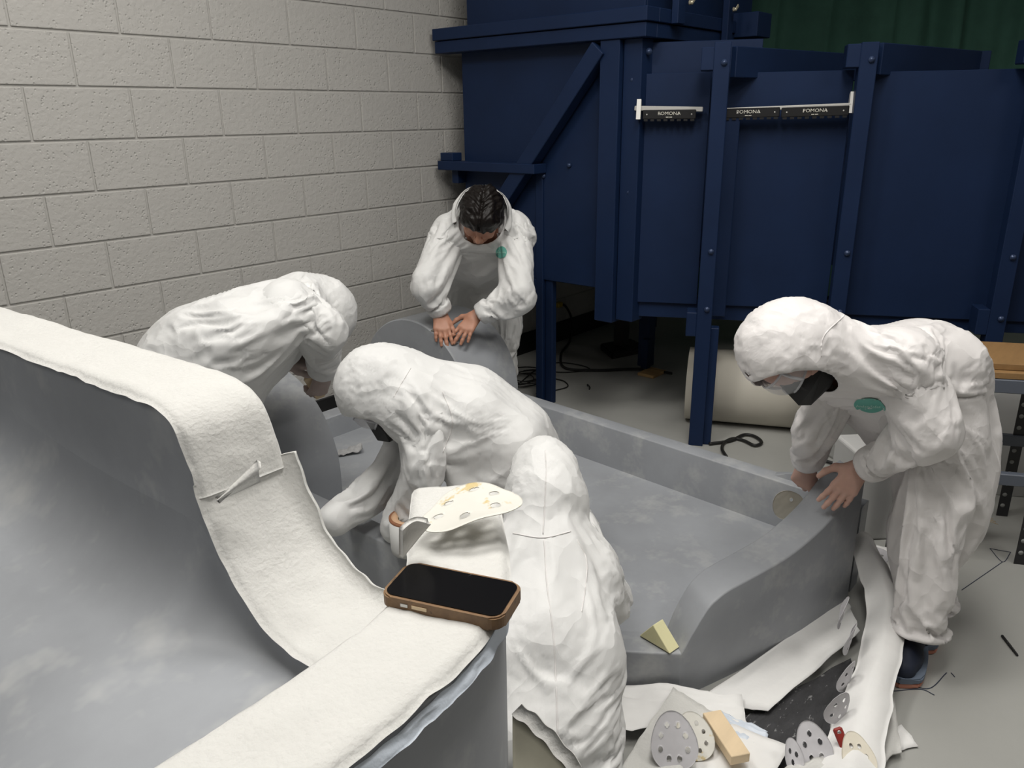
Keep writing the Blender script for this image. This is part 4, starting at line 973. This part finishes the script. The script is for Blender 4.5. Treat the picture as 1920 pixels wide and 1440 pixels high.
def person(label, J, face, seed, skin, suit=m_suit, R=None, hood=True, opening=None, hands=(), neckcut=False, voxel=.0095, extra=None, amp=1.0, bulk=1.0, cuff=0., booties=False):
    """J: joints; face = (forward, up) of the head"""
    r = dict(sh=.108, el=.074, wr=.056, hip=.132, kn=.100, an=.082, ch=.135, pl=.150, hood=(.122, .142, .152)); r.update(R or {})
    base = np.array(J['pelvis']).copy(); base[2] = 0
    E_ = empty('person', base); tag(E_, label, 'person')
    A = axes_of(*face); H = J['head']; hips = [J['hipL'], J['hipR']]; sh = [J['shL'], J['shR']]
    nb = J.get('neck', (sh[0]+sh[1])/2); mid = J.get('spine', (J['pelvis']+nb)/2)
    F = Field()
    for hp, s_ in zip(hips, sh):
        m_ = lerp(hp, s_, .5)+(mid-(J['pelvis']+nb)/2)
        F.cone(hp, m_, r['pl']*.86, r['ch']*.92, .06); F.cone(m_, s_+(nb-s_)*.25, r['ch']*.92, r['sh'], .06)
    F.cone(J['pelvis'], mid, r['pl'], r['ch'], .07); F.cone(mid, nb, r['ch'], r['sh']*1.02, .07)
    F.cone(sh[0], sh[1], r['sh']*.92, r['sh']*.92, .06)
    for sd in 'LR': F.cone(J['hip'+sd], J['kn'+sd], r['hip'], r['kn'], .05); F.cone(J['kn'+sd], J['an'+sd], r['kn'], r['an'], .03)
    if booties:
        for sd in 'LR': F.cone(J['an'+sd], J['toe'+sd], r['an']*.8, .05, .03)
    arms = []
    for sd in 'LR':
        w_ = J['wr'+sd]+nrm(J['wr'+sd]-J['el'+sd])*cuff; J['cuff'+sd] = w_
        arms.append(Field().cone(lerp(J['sh'+sd], nb, .12), J['el'+sd], r['sh']*.86, r['el'], .03).cone(J['el'+sd], w_, r['el'], r['wr'], .03))
    if hood:
        F.ell(H, A, r['hood'], .03); F.cone(H-A[2]*.05-A[1]*.03, nb, r['hood'][0]*.95, r.get('neck', r['sh']), .05)
        if opening is not None:
            oc, orad = opening; F.cutell(H+A.T@np.array(oc), A, orad); F.cutell(H+A[1]*.012, A, (.096, .116, .128))
    else:
        F.cone(nb, lerp(nb, H, .35), r['sh']*.95, .085, .05)
        F.cutell(H, A, (.10, .12, .135))
    for e in (extra or []): F.cone(*e)
    # open the suit at face, ankles and cuffs
    def opened(v, qq, dr):
        qq = qq[~dr[qq].any(1)]; us = np.unique(qq); m_ = -np.ones(len(v), int); m_[us] = np.arange(len(us)); return v[us], m_[qq]
    vs, q = F.build(voxel); vs = relax(vs, q, 2, .4); drop = np.zeros(len(vs), bool)
    for c_, A_, r_ in F.cut: drop |= np.linalg.norm(((vs-c_)@A_.T)/r_, axis=1) < 1+.6*voxel/min(r_)
    for s_ in '' if booties else 'LR':
        ax_ = nrm(J['an'+s_]-J['kn'+s_]); d_ = (vs-J['an'+s_])@ax_; drop |= (d_ > .03) & (np.linalg.norm(vs-J['an'+s_], axis=1) < .14)
    isl = [opened(vs, q, drop)]; held = [(np.linalg.norm(isl[0][0]-J['shL'], axis=1) < .09) | (np.linalg.norm(isl[0][0]-J['shR'], axis=1) < .09)]
    for s_, fa in zip('LR', arms):
        v_, q_ = fa.build(voxel); v_ = relax(v_, q_, 2, .4); ax_ = nrm(J['cuff'+s_]-J['el'+s_]); d_ = (v_-J['cuff'+s_])@ax_
        isl.append(opened(v_, q_, (d_ > (9 if booties else .01)) & (np.linalg.norm(v_-J['cuff'+s_], axis=1) < .12))); held.append((isl[-1][0]-J['sh'+s_])@nrm(J['el'+s_]-J['sh'+s_]) < .01)
    vs, q = merge(isl); n0 = len(isl[0][0]); arm_held = np.concatenate([np.zeros(n0, bool)]+held[1:]); tor_held = np.concatenate([held[0], np.zeros(len(vs)-n0, bool)])
    vs = vs+vnormals(vs, q)*(amp*(.006*noise3(vs*9+seed)+.004*noise3(vs*21+seed)))[:, None]
    cov = npmesh('coverall', vs, q, suit, E_, True); cov['label'] = 'white hooded disposable coverall' if hood else 'white disposable coverall with the hood down'
    # what the suit is held by: face rim, cuffs, ankles
    ec = {}
    for k_ in range(4):
        e_ = np.sort(np.stack([q[:, k_], q[:, (k_+1) % 4]], 1), 1)
        for x_ in map(tuple, e_.tolist()): ec[x_] = ec.get(x_, 0)+1
    rim = np.unique(np.array([x_ for x_, n_ in ec.items() if n_ == 1]))
    hold = np.zeros(len(vs)); hold[rim] = 1
    for s_ in 'LR':
        hold[(np.linalg.norm(vs-J['an'+s_], axis=1) < .072) & (np.arange(len(vs)) < n0)] = 1; hold[(np.linalg.norm(vs-J['cuff'+s_], axis=1) < r['wr']+.010) & (np.arange(len(vs)) >= n0)] = 1
    hold[arm_held] = 1; hold = np.maximum(hold, .5*tor_held)
    if hood: hold = np.maximum(hold, .5*(np.linalg.norm(vs-H, axis=1) < .165))
    vg = cov.vertex_groups.new(name='held')
    for wgt in (1., .5): vg.add([int(i) for i in np.where(hold == wgt)[0]], wgt, 'REPLACE')
    # body under it: trunk and limbs, head, hands in one mesh
    B = Field(); tk = bulk
    for hp, s_ in zip(hips, sh):
        m_ = lerp(hp, s_, .5)+(mid-(J['pelvis']+nb)/2); B.cone(hp, m_, .098*tk, .090*tk, .05); B.cone(m_, s_+(nb-s_)*.3, .090*tk, .072*tk, .05)
    for a, b, ra, rb in ((J['pelvis'], mid, .11, .10), (mid, nb, .10, .075), (sh[0], sh[1], .062, .062)): B.cone(a, b, ra*tk, rb*tk, .05)
    for sd in 'LR':
        B.cone(J['sh'+sd], J['el'+sd], .060, .044, .03); B.cone(J['el'+sd], J['wr'+sd], .042, .027, .02)
        B.cone(J['hip'+sd], J['kn'+sd], .090, .062, .04); B.cone(J['kn'+sd], J['an'+sd], .060, .040, .02)
    if hood: B.ell(H, A, (.090, .110, .125), .02)
    for sd in 'LR':
        if 'toe'+sd in J: B.cone(J['an'+sd], J['toe'+sd], .038, .03, .02)
    B.cone(nb, H-A[2]*.08, .055, .055, .03)
    parts = [B.build(.018)]; hd = head_field(H, A, not hood).build(.0042); parts.append((relax(hd[0], hd[1], 1, .3), hd[1]))
    for hnd in hands:
        hv, hq = hand_field(**hnd).build(.0028); parts.append((relax(hv, hq, 1, .3), hq))
    # collider for the suit: trunk, limbs and skull only
    colv, colq = parts[0] if hood else merge(parts[:2])
    if hood:
        B.p.pop()                                                        # the visible body has its own head
        B2 = B.build(.018); parts[0] = B2
    cob = npmesh('suit_form', colv, colq, None, None, True)
    bv, bq = merge(parts); npmesh('body', bv, bq, skin, E_, True)
    SIM.append((cov, cob))
    return E_, A, None
SIM = []
def drape(frames=16):
    """let the loose suits settle on the bodies under gravity, then keep the result as plain meshes"""
    for i, (cov, cob) in enumerate(SIM):
        cc = bpy.data.collections.new('forms'); SC.collection.children.link(cc); SC.collection.objects.unlink(cob); cc.objects.link(cob)
        cm = cob.modifiers.new('collision', 'COLLISION'); cob.collision.thickness_outer = .004; cob.collision.cloth_friction = 25; cob.collision.thickness_inner = .05
        m = cov.modifiers.new('cloth', 'CLOTH'); st = m.settings; st.quality = 4; st.mass = .12; st.tension_stiffness = 25; st.compression_stiffness = 18; st.shear_stiffness = 8
        st.bending_model = 'ANGULAR'; st.bending_stiffness = .6; st.air_damping = 2.5; st.tension_damping = 5; st.compression_damping = 5; st.shear_damping = 5; st.bending_damping = .5
        st.vertex_group_mass = 'held'; st.pin_stiffness = 1.; st.shrink_min = -.055; st.shrink_max = -.055
        cs = m.collision_settings; cs.use_collision = True; cs.collision_quality = 2; cs.distance_min = .005; cs.use_self_collision = False; cs.collection = cc
        m.point_cache.frame_start = 1; m.point_cache.frame_end = frames+2
    SC.frame_start = 1; SC.frame_end = frames+2
    for f in range(1, frames+1): SC.frame_set(f)
    dg = bpy.context.evaluated_depsgraph_get(); new = []
    for cov, cob in SIM: new.append(bpy.data.meshes.new_from_object(cov.evaluated_get(dg)))
    for (cov, cob), me in zip(SIM, new):
        old = cov.data; cov.modifiers.clear(); cov.data = me; cov.vertex_groups.clear(); bpy.data.meshes.remove(old)
        cc = cob.users_collection[0]; bpy.data.objects.remove(cob); bpy.data.collections.remove(cc)
        n = len(me.vertices); P = np.empty(n*3, np.float32); me.vertices.foreach_get('co', P); P = P.reshape(-1, 3)
        E2 = np.array([e.vertices[:] for e in me.edges]); qv = np.array([p.vertices[:] for p in me.polygons])
        ee = np.sort(np.concatenate([qv[:, [i, (i+1) % 4]] for i in range(4)]), 1); u_, c_ = np.unique(ee, axis=0, return_counts=True); be = u_[c_ == 1]
        for _ in range(6):                                             # smooth hems, cuffs and the face rim
            A_ = np.zeros_like(P); k_ = np.zeros(n)
            for i, j in ((0, 1), (1, 0)): np.add.at(A_, be[:, i], P[be[:, j]]); np.add.at(k_, be[:, i], 1)
            m_ = k_ > 0; P[m_] = .5*P[m_]+.5*A_[m_]/k_[m_][:, None]
        P = relax(P.astype(float), qv, 1, .15); me.vertices.foreach_set('co', P.astype(np.float32).ravel()); me.update()
        me.polygons.foreach_set('use_smooth', [True]*len(me.polygons))
        so = cov.modifiers.new('cloth_thickness', 'SOLIDIFY'); so.thickness = .0015; so.offset = -1
    SC.frame_set(1)
def suit_bvh(E_):
    cov = [c for c in E_.children if c.name.startswith('coverall')][0]; me = cov.data
    return BVHTree.FromPolygons([v.co.copy() for v in me.vertices], [tuple(p.vertices) for p in me.polygons])
def patch(E_, bvh, c, n, right, up, w, h, txt=True, tilt=0.):
    right, up, n = nrm(right), nrm(up), nrm(n); K = 40; pts = [(0, 0)]; fs = []
    NR = 7
    for ring in np.linspace(0, 1, NR+1)[1:]:
        for k in range(K): a = 2*PI*k/K; pts.append((w*ring*math.cos(a), h*ring*math.sin(a)))
    for k in range(K):
        fs.append((0, 1+k, 1+(k+1) % K))
        for g in range(NR-1): a_, b_ = 1+g*K, 1+(g+1)*K; fs.append((a_+k, b_+k, b_+(k+1) % K, a_+(k+1) % K))
    decal(pts, fs, c, right, up, n, bvh, .005, 'chest_patch', m_mint, E_)['label'] = 'mint green oval chest logo'
    tv, tf = text_mesh('Andax Safety', h*.42); sx = w*1.72/max(1e-6, np.ptp(tv[:, 0])); ct, st = math.cos(tilt), math.sin(tilt)
    decal([(ct*v[0]*sx-st*v[1], st*v[0]*sx+ct*v[1]) for v in tv], tf, c, right, up, n, bvh, .0085, 'lettering', m_mintprint, E_)
def mask(E_, H, A):
    """black folded respirator: pointed facets over nose and chin"""
    L = lambda a, b, d: H+A[0]*a+A[1]*b+A[2]*d
    P = [L(0, .108, .012), L(.030, .098, -.008), L(.066, .045, -.030), L(.064, .030, -.085), L(.034, .060, -.128), L(0, .075, -.138), L(-.034, .060, -.128), L(-.064, .030, -.085), L(-.066, .045, -.030), L(-.030, .098, -.008),
         L(0, .152, -.052), L(0, .142, -.088), L(.038, .118, -.060), L(-.038, .118, -.060)]
    fs = [(0, 10, 12, 1), (1, 12, 2), (2, 12, 3), (3, 12, 11, 4), (4, 11, 5), (12, 10, 11), (0, 9, 13, 10), (9, 8, 13), (8, 7, 13), (7, 6, 11, 13), (6, 5, 11), (13, 11, 10)]
    bm = bmesh.new(); bv = [bm.verts.new(p) for p in P]
    for f in fs: bm.faces.new([bv[i] for i in f])
    bmesh.ops.recalc_face_normals(bm, faces=bm.faces)
    bmesh.ops.solidify(bm, geom=list(bm.faces), thickness=.003)
    o = bmobj('respirator_mask', bm, m_black, E_); o['label'] = 'black folded dust mask'
    for sg in (-1, 1): tube('strap', [L(sg*.066, .045, -.032), L(sg*.074, .022, -.03), L(sg*.080, .006, -.026)], .0025, m_black, o, 12, 5)
def goggles(E_, H, A):
    L = lambda a, b, d: H+A[0]*a+A[1]*b+A[2]*d; G = []
    nu, nv = 26, 9
    for i in range(nu):
        t = lerp(-1.25, 1.25, i/(nu-1)); row = []
        for j in range(nv):
            v = lerp(-1, 1, j/(nv-1)); hgt = .036*v*(1-.18*abs(t)/1.25); bul = .010*(1-v*v)
            row.append(L((.078+bul)*math.sin(t), .040+(.082+bul)*math.cos(t), .006+hgt))
        G.append(row)
    o = sheet('goggles', np.array(G), .002, m_goggle, E_); o['label'] = 'clear plastic safety goggles'
    for j in (0, nv-1): tube('goggle_rim', [G[i][j] for i in range(0, nu, 3)]+[G[-1][j]], .0035, m_goggle_frame, o, 50, 6)
    for i in (0, nu-1): tube('goggle_rim', [G[i][j] for j in range(0, nv, 2)], .0035, m_goggle_frame, o, 16, 6)
    for i in (4, nu-5): tube('goggle_vent', [G[i][j] for j in range(0, nv, 2)], .005, m_goggle_frame, o, 16, 6)
def shoe(E_, heel, toe):
    """running shoe: knit upper, midsole, outsole, laces"""
    d = nrm(V(*(toe-heel)[:2], 0)); s = V(-d[1], d[0], 0); L_ = .285; h0 = V(*heel[:2], 0); up = V(0, 0, 1)
    def lay(z0, z1, grow):
        pts = []
        for k in range(40):
            a = 2*PI*k/40; x = .5-.5*math.cos(a); wdt = .036+.018*math.sin(x*PI*.9)+.008*x; wdt *= min(1, math.sin(a)**2*3)**.5 if abs(math.sin(a)) < .577 else 1
            y = wdt*(1 if math.sin(a) >= 0 else -1)*min(1, abs(math.sin(a))*1.6)
            pts.append((x*L_, y))
        return [h0+d*(x*(1+grow)-grow*.5*L_)+s*y*(1+grow*3) for x, y in pts], z0, z1
    o = None
    for nm, z0, z1, gr, mt in (('outsole', .002, .018, .02, m_sole), ('midsole', .018, .036, .03, m_mid)):
        pts, a, b = lay(z0, z1, gr); e = prism(nm, [(p[0], p[1]) for p in pts], a, b, mt, E_ if o is None else o, .004)
        if o is None: o = e
    o.name = 'shoe'; o['label'] = 'navy running shoe with salmon sole'
    F = Field(); P = lambda x, y, z: h0+d*x*L_+s*y+up*z
    F.cone(P(.12, 0, .06), P(.35, 0, .068), .040, .042, .03); F.cone(P(.35, 0, .066), P(.66, 0, .052), .044, .044, .03); F.cone(P(.66, 0, .050), P(.86, .002, .044), .046, .036, .03); F.cone(P(.15, 0, .06), P(.2, 0, .13), .042, .046, .03)
    v, q = F.build(.006); v[:, 2] = np.maximum(v[:, 2], .034); npmesh('upper', v, q, m_shoe, o, True)
    for k in range(4):
        x = .42+.085*k; z = .112-.012*k; tube('lace', [P(x, -.028, z-.014), P(x+.02, 0, z), P(x+.05, .028, z-.016)], .0028, m_lace, o, 10, 5)

PEOPLE = {}; LATER = []
def seam(E_, pts, r=.0016, n=60):
    """raised sewn seam laid on the suit"""
    bvh = suit_bvh(E_); P = spline([(x, y, 0) for x, y in pts], n); out = []
    for x, y, _ in P:
        v = ray(x, y); h = bvh.ray_cast(Vector(CAM), Vector(nrm(v)), 8)
        if h[0] is not None and (not out or np.linalg.norm(np.array(h[0])-out[-1]) < .09): out.append(np.array(h[0])-nrm(v)*.0006)
    if len(out) > 6: tube('seam', out[::2], r, m_suit_pink, E_, len(out), 5)
def build_people():
    up = V(0, 0, 1); at = atd; rt = nrm(V(*CR[:2], 0)); aw = nrm(V(*CF[:2], 0))
    # A: right-hand worker bending over the basin corner
    J = dict(head=at(1478, 655, 2.20), neck=at(1598, 668, 2.24), spine=at(1718, 672, 2.36), pelvis=at(1768, 790, 2.38),
             shL=at(1700, 672, 2.13), shR=at(1572, 705, 2.42), elL=at(1760, 806, 2.10), wrL=at(1632, 872, 2.38), elR=at(1524, 800, 2.48), wrR=at(1514, 862, 2.60),
             hipL=at(1772, 815, 2.28), hipR=at(1745, 815, 2.44), knL=at(1752, 1005, 2.30), knR=at(1735, 990, 2.50), anL=at(1728, 1168, 2.37), anR=at(1745, 1120, 2.62))
    fd = -rt*.22-up*.80-aw*.52; uu = -rt*.97+up*.22-aw*.05
    hl = dict(wrist=at(1614, 874, 2.42), d=at(1574, 932, 2.455)-at(1612, 880, 2.43), n=up*.7-aw*.65+rt*.1, left=True, curls=(.16, .17, .20, .24), spread=.12, thumb=(.8, .5), elbow=J['elL'], scale=1.02)
    hr = dict(wrist=at(1512, 872, 2.64), d=at(1503, 908, 2.70)-at(1512, 872, 2.64), n=-aw*.75+up*.4-rt*.5, left=False, curls=(.7, .75, .8, .8), spread=.05, thumb=(.3, .9), elbow=J['elR'])
    E_, A, bvh = person('person in white hooded coverall and goggles bending over the basin corner at the right', J, (fd, uu), 1.0, m_skin, m_suit_pink,
                        dict(hood=(.120, .140, .150), kn=.106, an=.088, sh=.104), opening=((0, .10, -.035), (.088, .085, .105)), hands=(hl, hr))
    mask(E_, J['head'], A); goggles(E_, J['head'], A)
    EA = E_; c = at(1630, 766, 2.2); LATER.append(lambda: patch(EA, suit_bvh(EA), c, -aw*.8-rt*.35+up*.15, rt, up, .043, .031, tilt=.14))
    shoe(E_, atz(1722, 1215, 0)+aw*.06, atz(1688, 1272, 0))
    LATER.append(lambda: [seam(EA, q_) for q_ in ([(1585, 590), (1545, 630), (1540, 668)], [(1672, 590), (1690, 640), (1672, 720), (1668, 760)])])
    shoe(E_, V(2.66, .44, 0), V(2.45, .40, 0))
    PEOPLE['A'] = J
    # B: standing bare-headed worker behind the far hump
    J = dict(head=at(903, 405, 3.55), neck=at(905, 410, 3.74), spine=V(2.95, 2.77, 1.06), pelvis=V(3.07, 2.88, .86),
             shL=at(968, 435, 3.72), shR=at(838, 440, 3.70), elL=at(978, 545, 3.58), wrL=at(902, 588, 3.66), elR=at(796, 522, 3.56), wrR=at(826, 582, 3.66),
             hipL=V(3.13, 2.79, .84), hipR=V(3.00, 2.95, .84), knL=V(3.12, 2.74, .47), knR=V(2.97, 2.93, .47), anL=V(3.14, 2.78, .10), anR=V(2.99, 2.97, .10))
    fd = -aw*.62-up*.72-rt*.12; uu = -aw*.55+up*.65+rt*.08
    hl = dict(wrist=at(893, 590, 3.665), d=at(872, 622, 3.64)-at(892, 594, 3.665), n=up*.75-aw*.55, left=True, curls=(.16, .16, .18, .2), spread=.22, thumb=(.9, .4), elbow=J['elL'])
    hr = dict(wrist=at(824, 586, 3.66), d=at(828, 625, 3.63)-at(823, 590, 3.66), n=up*.65-aw*.7, left=False, curls=(.2, .2, .22, .25), spread=.12, thumb=(.5, .8), elbow=J['elR'])
    E_, A, bvh = person('dark-haired person in white coverall, hood down, standing behind the far hump', J, (fd, uu), 2.0, m_skin_tan, m_suit, dict(hip=.125, sh=.112), hood=False, hands=(hl, hr))
    H = J['head']; F = Field(); F.ell(H-A[1]*.012+A[2]*.030, A, (.092, .112, .100), .02); F.ell(H-A[1]*.06-A[2]*.03, A, (.084, .070, .085), .03); F.ell(H+A[1]*.055+A[2]*.062, A, (.070, .052, .045), .02)
    F.cutell(H+A[1]*.10-A[2]*.045, A, (.075, .085, .078))
    v, q = F.build(.0045); N = vnormals(v, q); loc = (v-H)@A.T
    ph = np.abs(loc[:, 0])*1.0
    comb = np.stack([loc[:, 0]*14, loc[:, 1]*46+ph*60, loc[:, 2]*10], 1)
    dsp = .009*(1-np.abs(noise3(comb)*2))+.016*noise3(loc*22+3)+.008*noise3(loc*40)-.012*np.exp(-(loc[:, 0]/.008)**2)*(loc[:, 2] > .05)
    npmesh('hair', v+N*dsp[:, None], q, m_hair, E_, True)['label'] = 'short dark wavy hair with a middle parting'
    # hood folded down behind the neck
    G = []
    for i in range(30):
        a = lerp(-2.0, 2.0, i/29); row = []
        for j in range(8):
            v_ = j/7; rr = .118+.02*math.sin(v_*PI)+.008*noise3(V(a*3, v_*3, 2)); row.append(H+A[0]*rr*1.02*math.sin(a)-A[1]*(rr*1.0*math.cos(a)+.02)+A[2]*(-.055+.10*v_*(math.cos(a)*.5+.5)+.012*noise3(V(a*4, v_*2, 7))))
        G.append(row)
    sheet('hood', np.array(G), .006, m_suit, E_)
    EB = E_; LATER.append(lambda: patch(EB, suit_bvh(EB), at(940, 474, 3.66), -aw*.9+up*.2, rt, up, .026, .028, tilt=-.12))
    for an in ('anL', 'anR'): shoe(E_, V(*J[an][:2], 0)+aw*.05, V(*J[an][:2], 0)-aw*.2)
    PEOPLE['B'] = J
    # C: worker leaning over the near hump, seen from the side
    J = dict(head=at(588, 590, 2.78), neck=at(548, 580, 2.72), spine=at(445, 612, 2.66), pelvis=at(352, 672, 2.66),
             shR=at(540, 578, 2.55), shL=at(530, 600, 2.86), elR=at(612, 608, 2.58), wrR=at(606, 692, 2.80), elL=at(560, 650, 2.90), wrL=at(536, 672, 2.82),
             hipR=at(352, 690, 2.56), hipL=at(345, 680, 2.76), knR=at(372, 880, 2.62), knL=at(360, 860, 2.82), anR=at(360, 1050, 2.78), anL=at(350, 1030, 2.98))
    fd = rt*.30-up*.9+aw*.1; uu = rt*.85+up*.35+aw*.2
    hr = dict(wrist=at(606, 700, 2.88), d=at(594, 738, 2.93)-at(606, 700, 2.88), n=rt*.6-aw*.6+up*.2, left=False, curls=(.75, .8, .85, .85), spread=.04, thumb=(.4, .8), elbow=J['elR'])
    hl = dict(wrist=at(530, 674, 2.80), d=rt*.9+aw*.1-up*.05, n=up*.7-aw*.6, left=True, curls=(.7, .75, .8, .8), spread=.05, thumb=(.5, .7), elbow=J['elL'])
    E_, A, bvh = person('person in white coverall leaning over the near hump by the block wall', J, (fd, uu), 3.0, m_skin_dusty, m_suit,
                        dict(hip=.15, ch=.165, pl=.165, sh=.115), opening=((0, .10, -.03), (.085, .085, .10)), hands=(hl, hr),
                        extra=[(at(440, 700, 2.62), at(380, 720, 2.60), .10, .11, .06), (at(500, 640, 2.62), at(440, 700, 2.60), .10, .11, .06)])
    mask(E_, J['head'], A)
    a, b = at(578, 705, 2.90), at(602, 742, 2.96)
    bm = bmesh.new(); dd = nrm(b-a); ss = nrm(np.cross(dd, aw)); add_obox(bm, (a+b)/2, dd*np.linalg.norm(b-a)/2, ss*.018, np.cross(dd, ss)*.016, .002)
    tag(bmobj('sanding_block', bm, m_woodblk), 'small wooden sanding block held in the leaning worker\'s hand', 'sanding block')
    for an in ('anL', 'anR'): shoe(E_, V(*J[an][:2], 0)-rt*.05, V(*J[an][:2], 0)+rt*.2)
    PEOPLE['C'] = J
    # D: worker on hands and knees inside the basin
    J = dict(head=at(718, 730, 2.44), neck=at(780, 745, 2.47), spine=at(880, 752, 2.54), pelvis=at(968, 812, 2.56),
             shL=at(790, 775, 2.38), shR=at(765, 770, 2.66), elL=at(795, 868, 2.36), wrL=at(762, 948, 2.46), elR=at(745, 880, 2.62), wrR=at(672, 938, 2.52),
             hipL=at(962, 840, 2.44), hipR=at(985, 830, 2.70))
    for sd, f_ in (('L', .10), ('R', .06)): k_ = J['hip'+sd]-rt*f_; J['kn'+sd] = V(k_[0], k_[1], .255); k_ = atz(1076, 964, .24) if sd == 'L' else atz(1040, 925, .24); J['an'+sd] = k_; k_ = k_+rt*.06-aw*.04; J['toe'+sd] = V(k_[0], k_[1], .20)
    fd = -rt*.42-up*.82-aw*.30; uu = -rt*.88+up*.48-aw*.02
    E_, A, bvh = person('person in white hooded coverall and goggles crawling on hands and knees inside the basin', J, (fd, uu), 4.0, m_skin_tan, m_suit,
                        dict(hip=.125, hood=(.120, .142, .152), wr=.055, sh=.108), opening=((0, .10, -.04), (.085, .085, .105)), cuff=.10, booties=True,
                        hands=(dict(wrist=at(684, 932, 2.54), d=-rt*.75-up*.5-aw*.1, n=up-aw*.3, left=False, curls=(1.2, 1.2, 1.2, 1.2), thumb=(.2, .8), scale=.9, elbow=J['elR']), dict(wrist=at(764, 944, 2.48), d=-rt*.5-up*.8, n=up-aw*.3, left=True, elbow=J['elL'])))
    mask(E_, J['head'], A); goggles(E_, J['head'], A)
    ED = E_; LATER.append(lambda: [seam(ED, q_) for q_ in ([(770, 690), (752, 720), (738, 745)], [(830, 735), (848, 790), (830, 850)])])
    PEOPLE['D'] = J
    # E: kneeling worker seen from behind
    J = dict(head=at(1022, 925, 2.08), neck=at(1020, 1030, 1.98), spine=at(1022, 1190, 1.84), pelvis=at(1032, 1350, 1.78),
             shL=at(930, 1085, 1.96), shR=at(1108, 1082, 1.98), elL=at(890, 1150, 2.05), wrL=at(985, 1030, 2.34), elR=at(1146, 1118, 2.12), wrR=at(1086, 985, 2.38),
             hipL=at(975, 1370, 1.74), hipR=at(1072, 1370, 1.78), knL=at(960, 1370, 2.10), knR=at(1108, 1365, 2.12), anL=at(970, 1560, 1.76), anR=at(1120, 1540, 1.76))
    fd = aw*.7-up*.5; uu = up*.85+aw*.5
    E_, A, bvh = person('person in white hooded coverall kneeling with back to the camera beside the phone', J, (fd, uu), 5.0, m_skin, m_suit,
                        dict(hip=.115, ch=.125, pl=.135, sh=.098, el=.07, kn=.09, neck=.074, hood=(.104, .128, .152)), opening=((0, .11, -.03), (.075, .08, .095)),
                        hands=(dict(wrist=at(1084, 980, 2.40), d=aw*.7-up*.5, n=up, left=False, elbow=J['elR']), dict(wrist=at(985, 1025, 2.36), d=aw*.7-up*.5, n=up, left=True, elbow=J['elL'])), bulk=.92)
    EE = E_; LATER.append(lambda: [seam(EE, q_) for q_ in ([(1022, 845), (1024, 880), (1022, 930), (1018, 1005)], [(962, 1000), (1018, 1008), (1072, 996)], [(1020, 1012), (1026, 1100), (1038, 1200), (1044, 1330), (1046, 1438)], [(1082, 1012), (1100, 1050), (1098, 1100), (1090, 1150)])])
    PEOPLE['E'] = J
    # discs held in hands
    disc('sanding_disc', at(824, 622, 3.66), rt, aw*.5-up*.6, .042, .034, m_disc_cream, 'white sanding disc pressed on the far hump under the standing worker\'s hand', None, 0, .005, .5, 31, .1)
    disc('sanding_disc', at(1478, 948, 2.66), rt*.75+up*.55, up*.75-rt*.5, .055, .060, m_disc_tan, 'tan sanding disc held against the inside of the basin front wall', lambda x, y: .010*x*x, 1, .006, .45, 32, .1)
build_people()
drape()
for fn in LATER: fn()
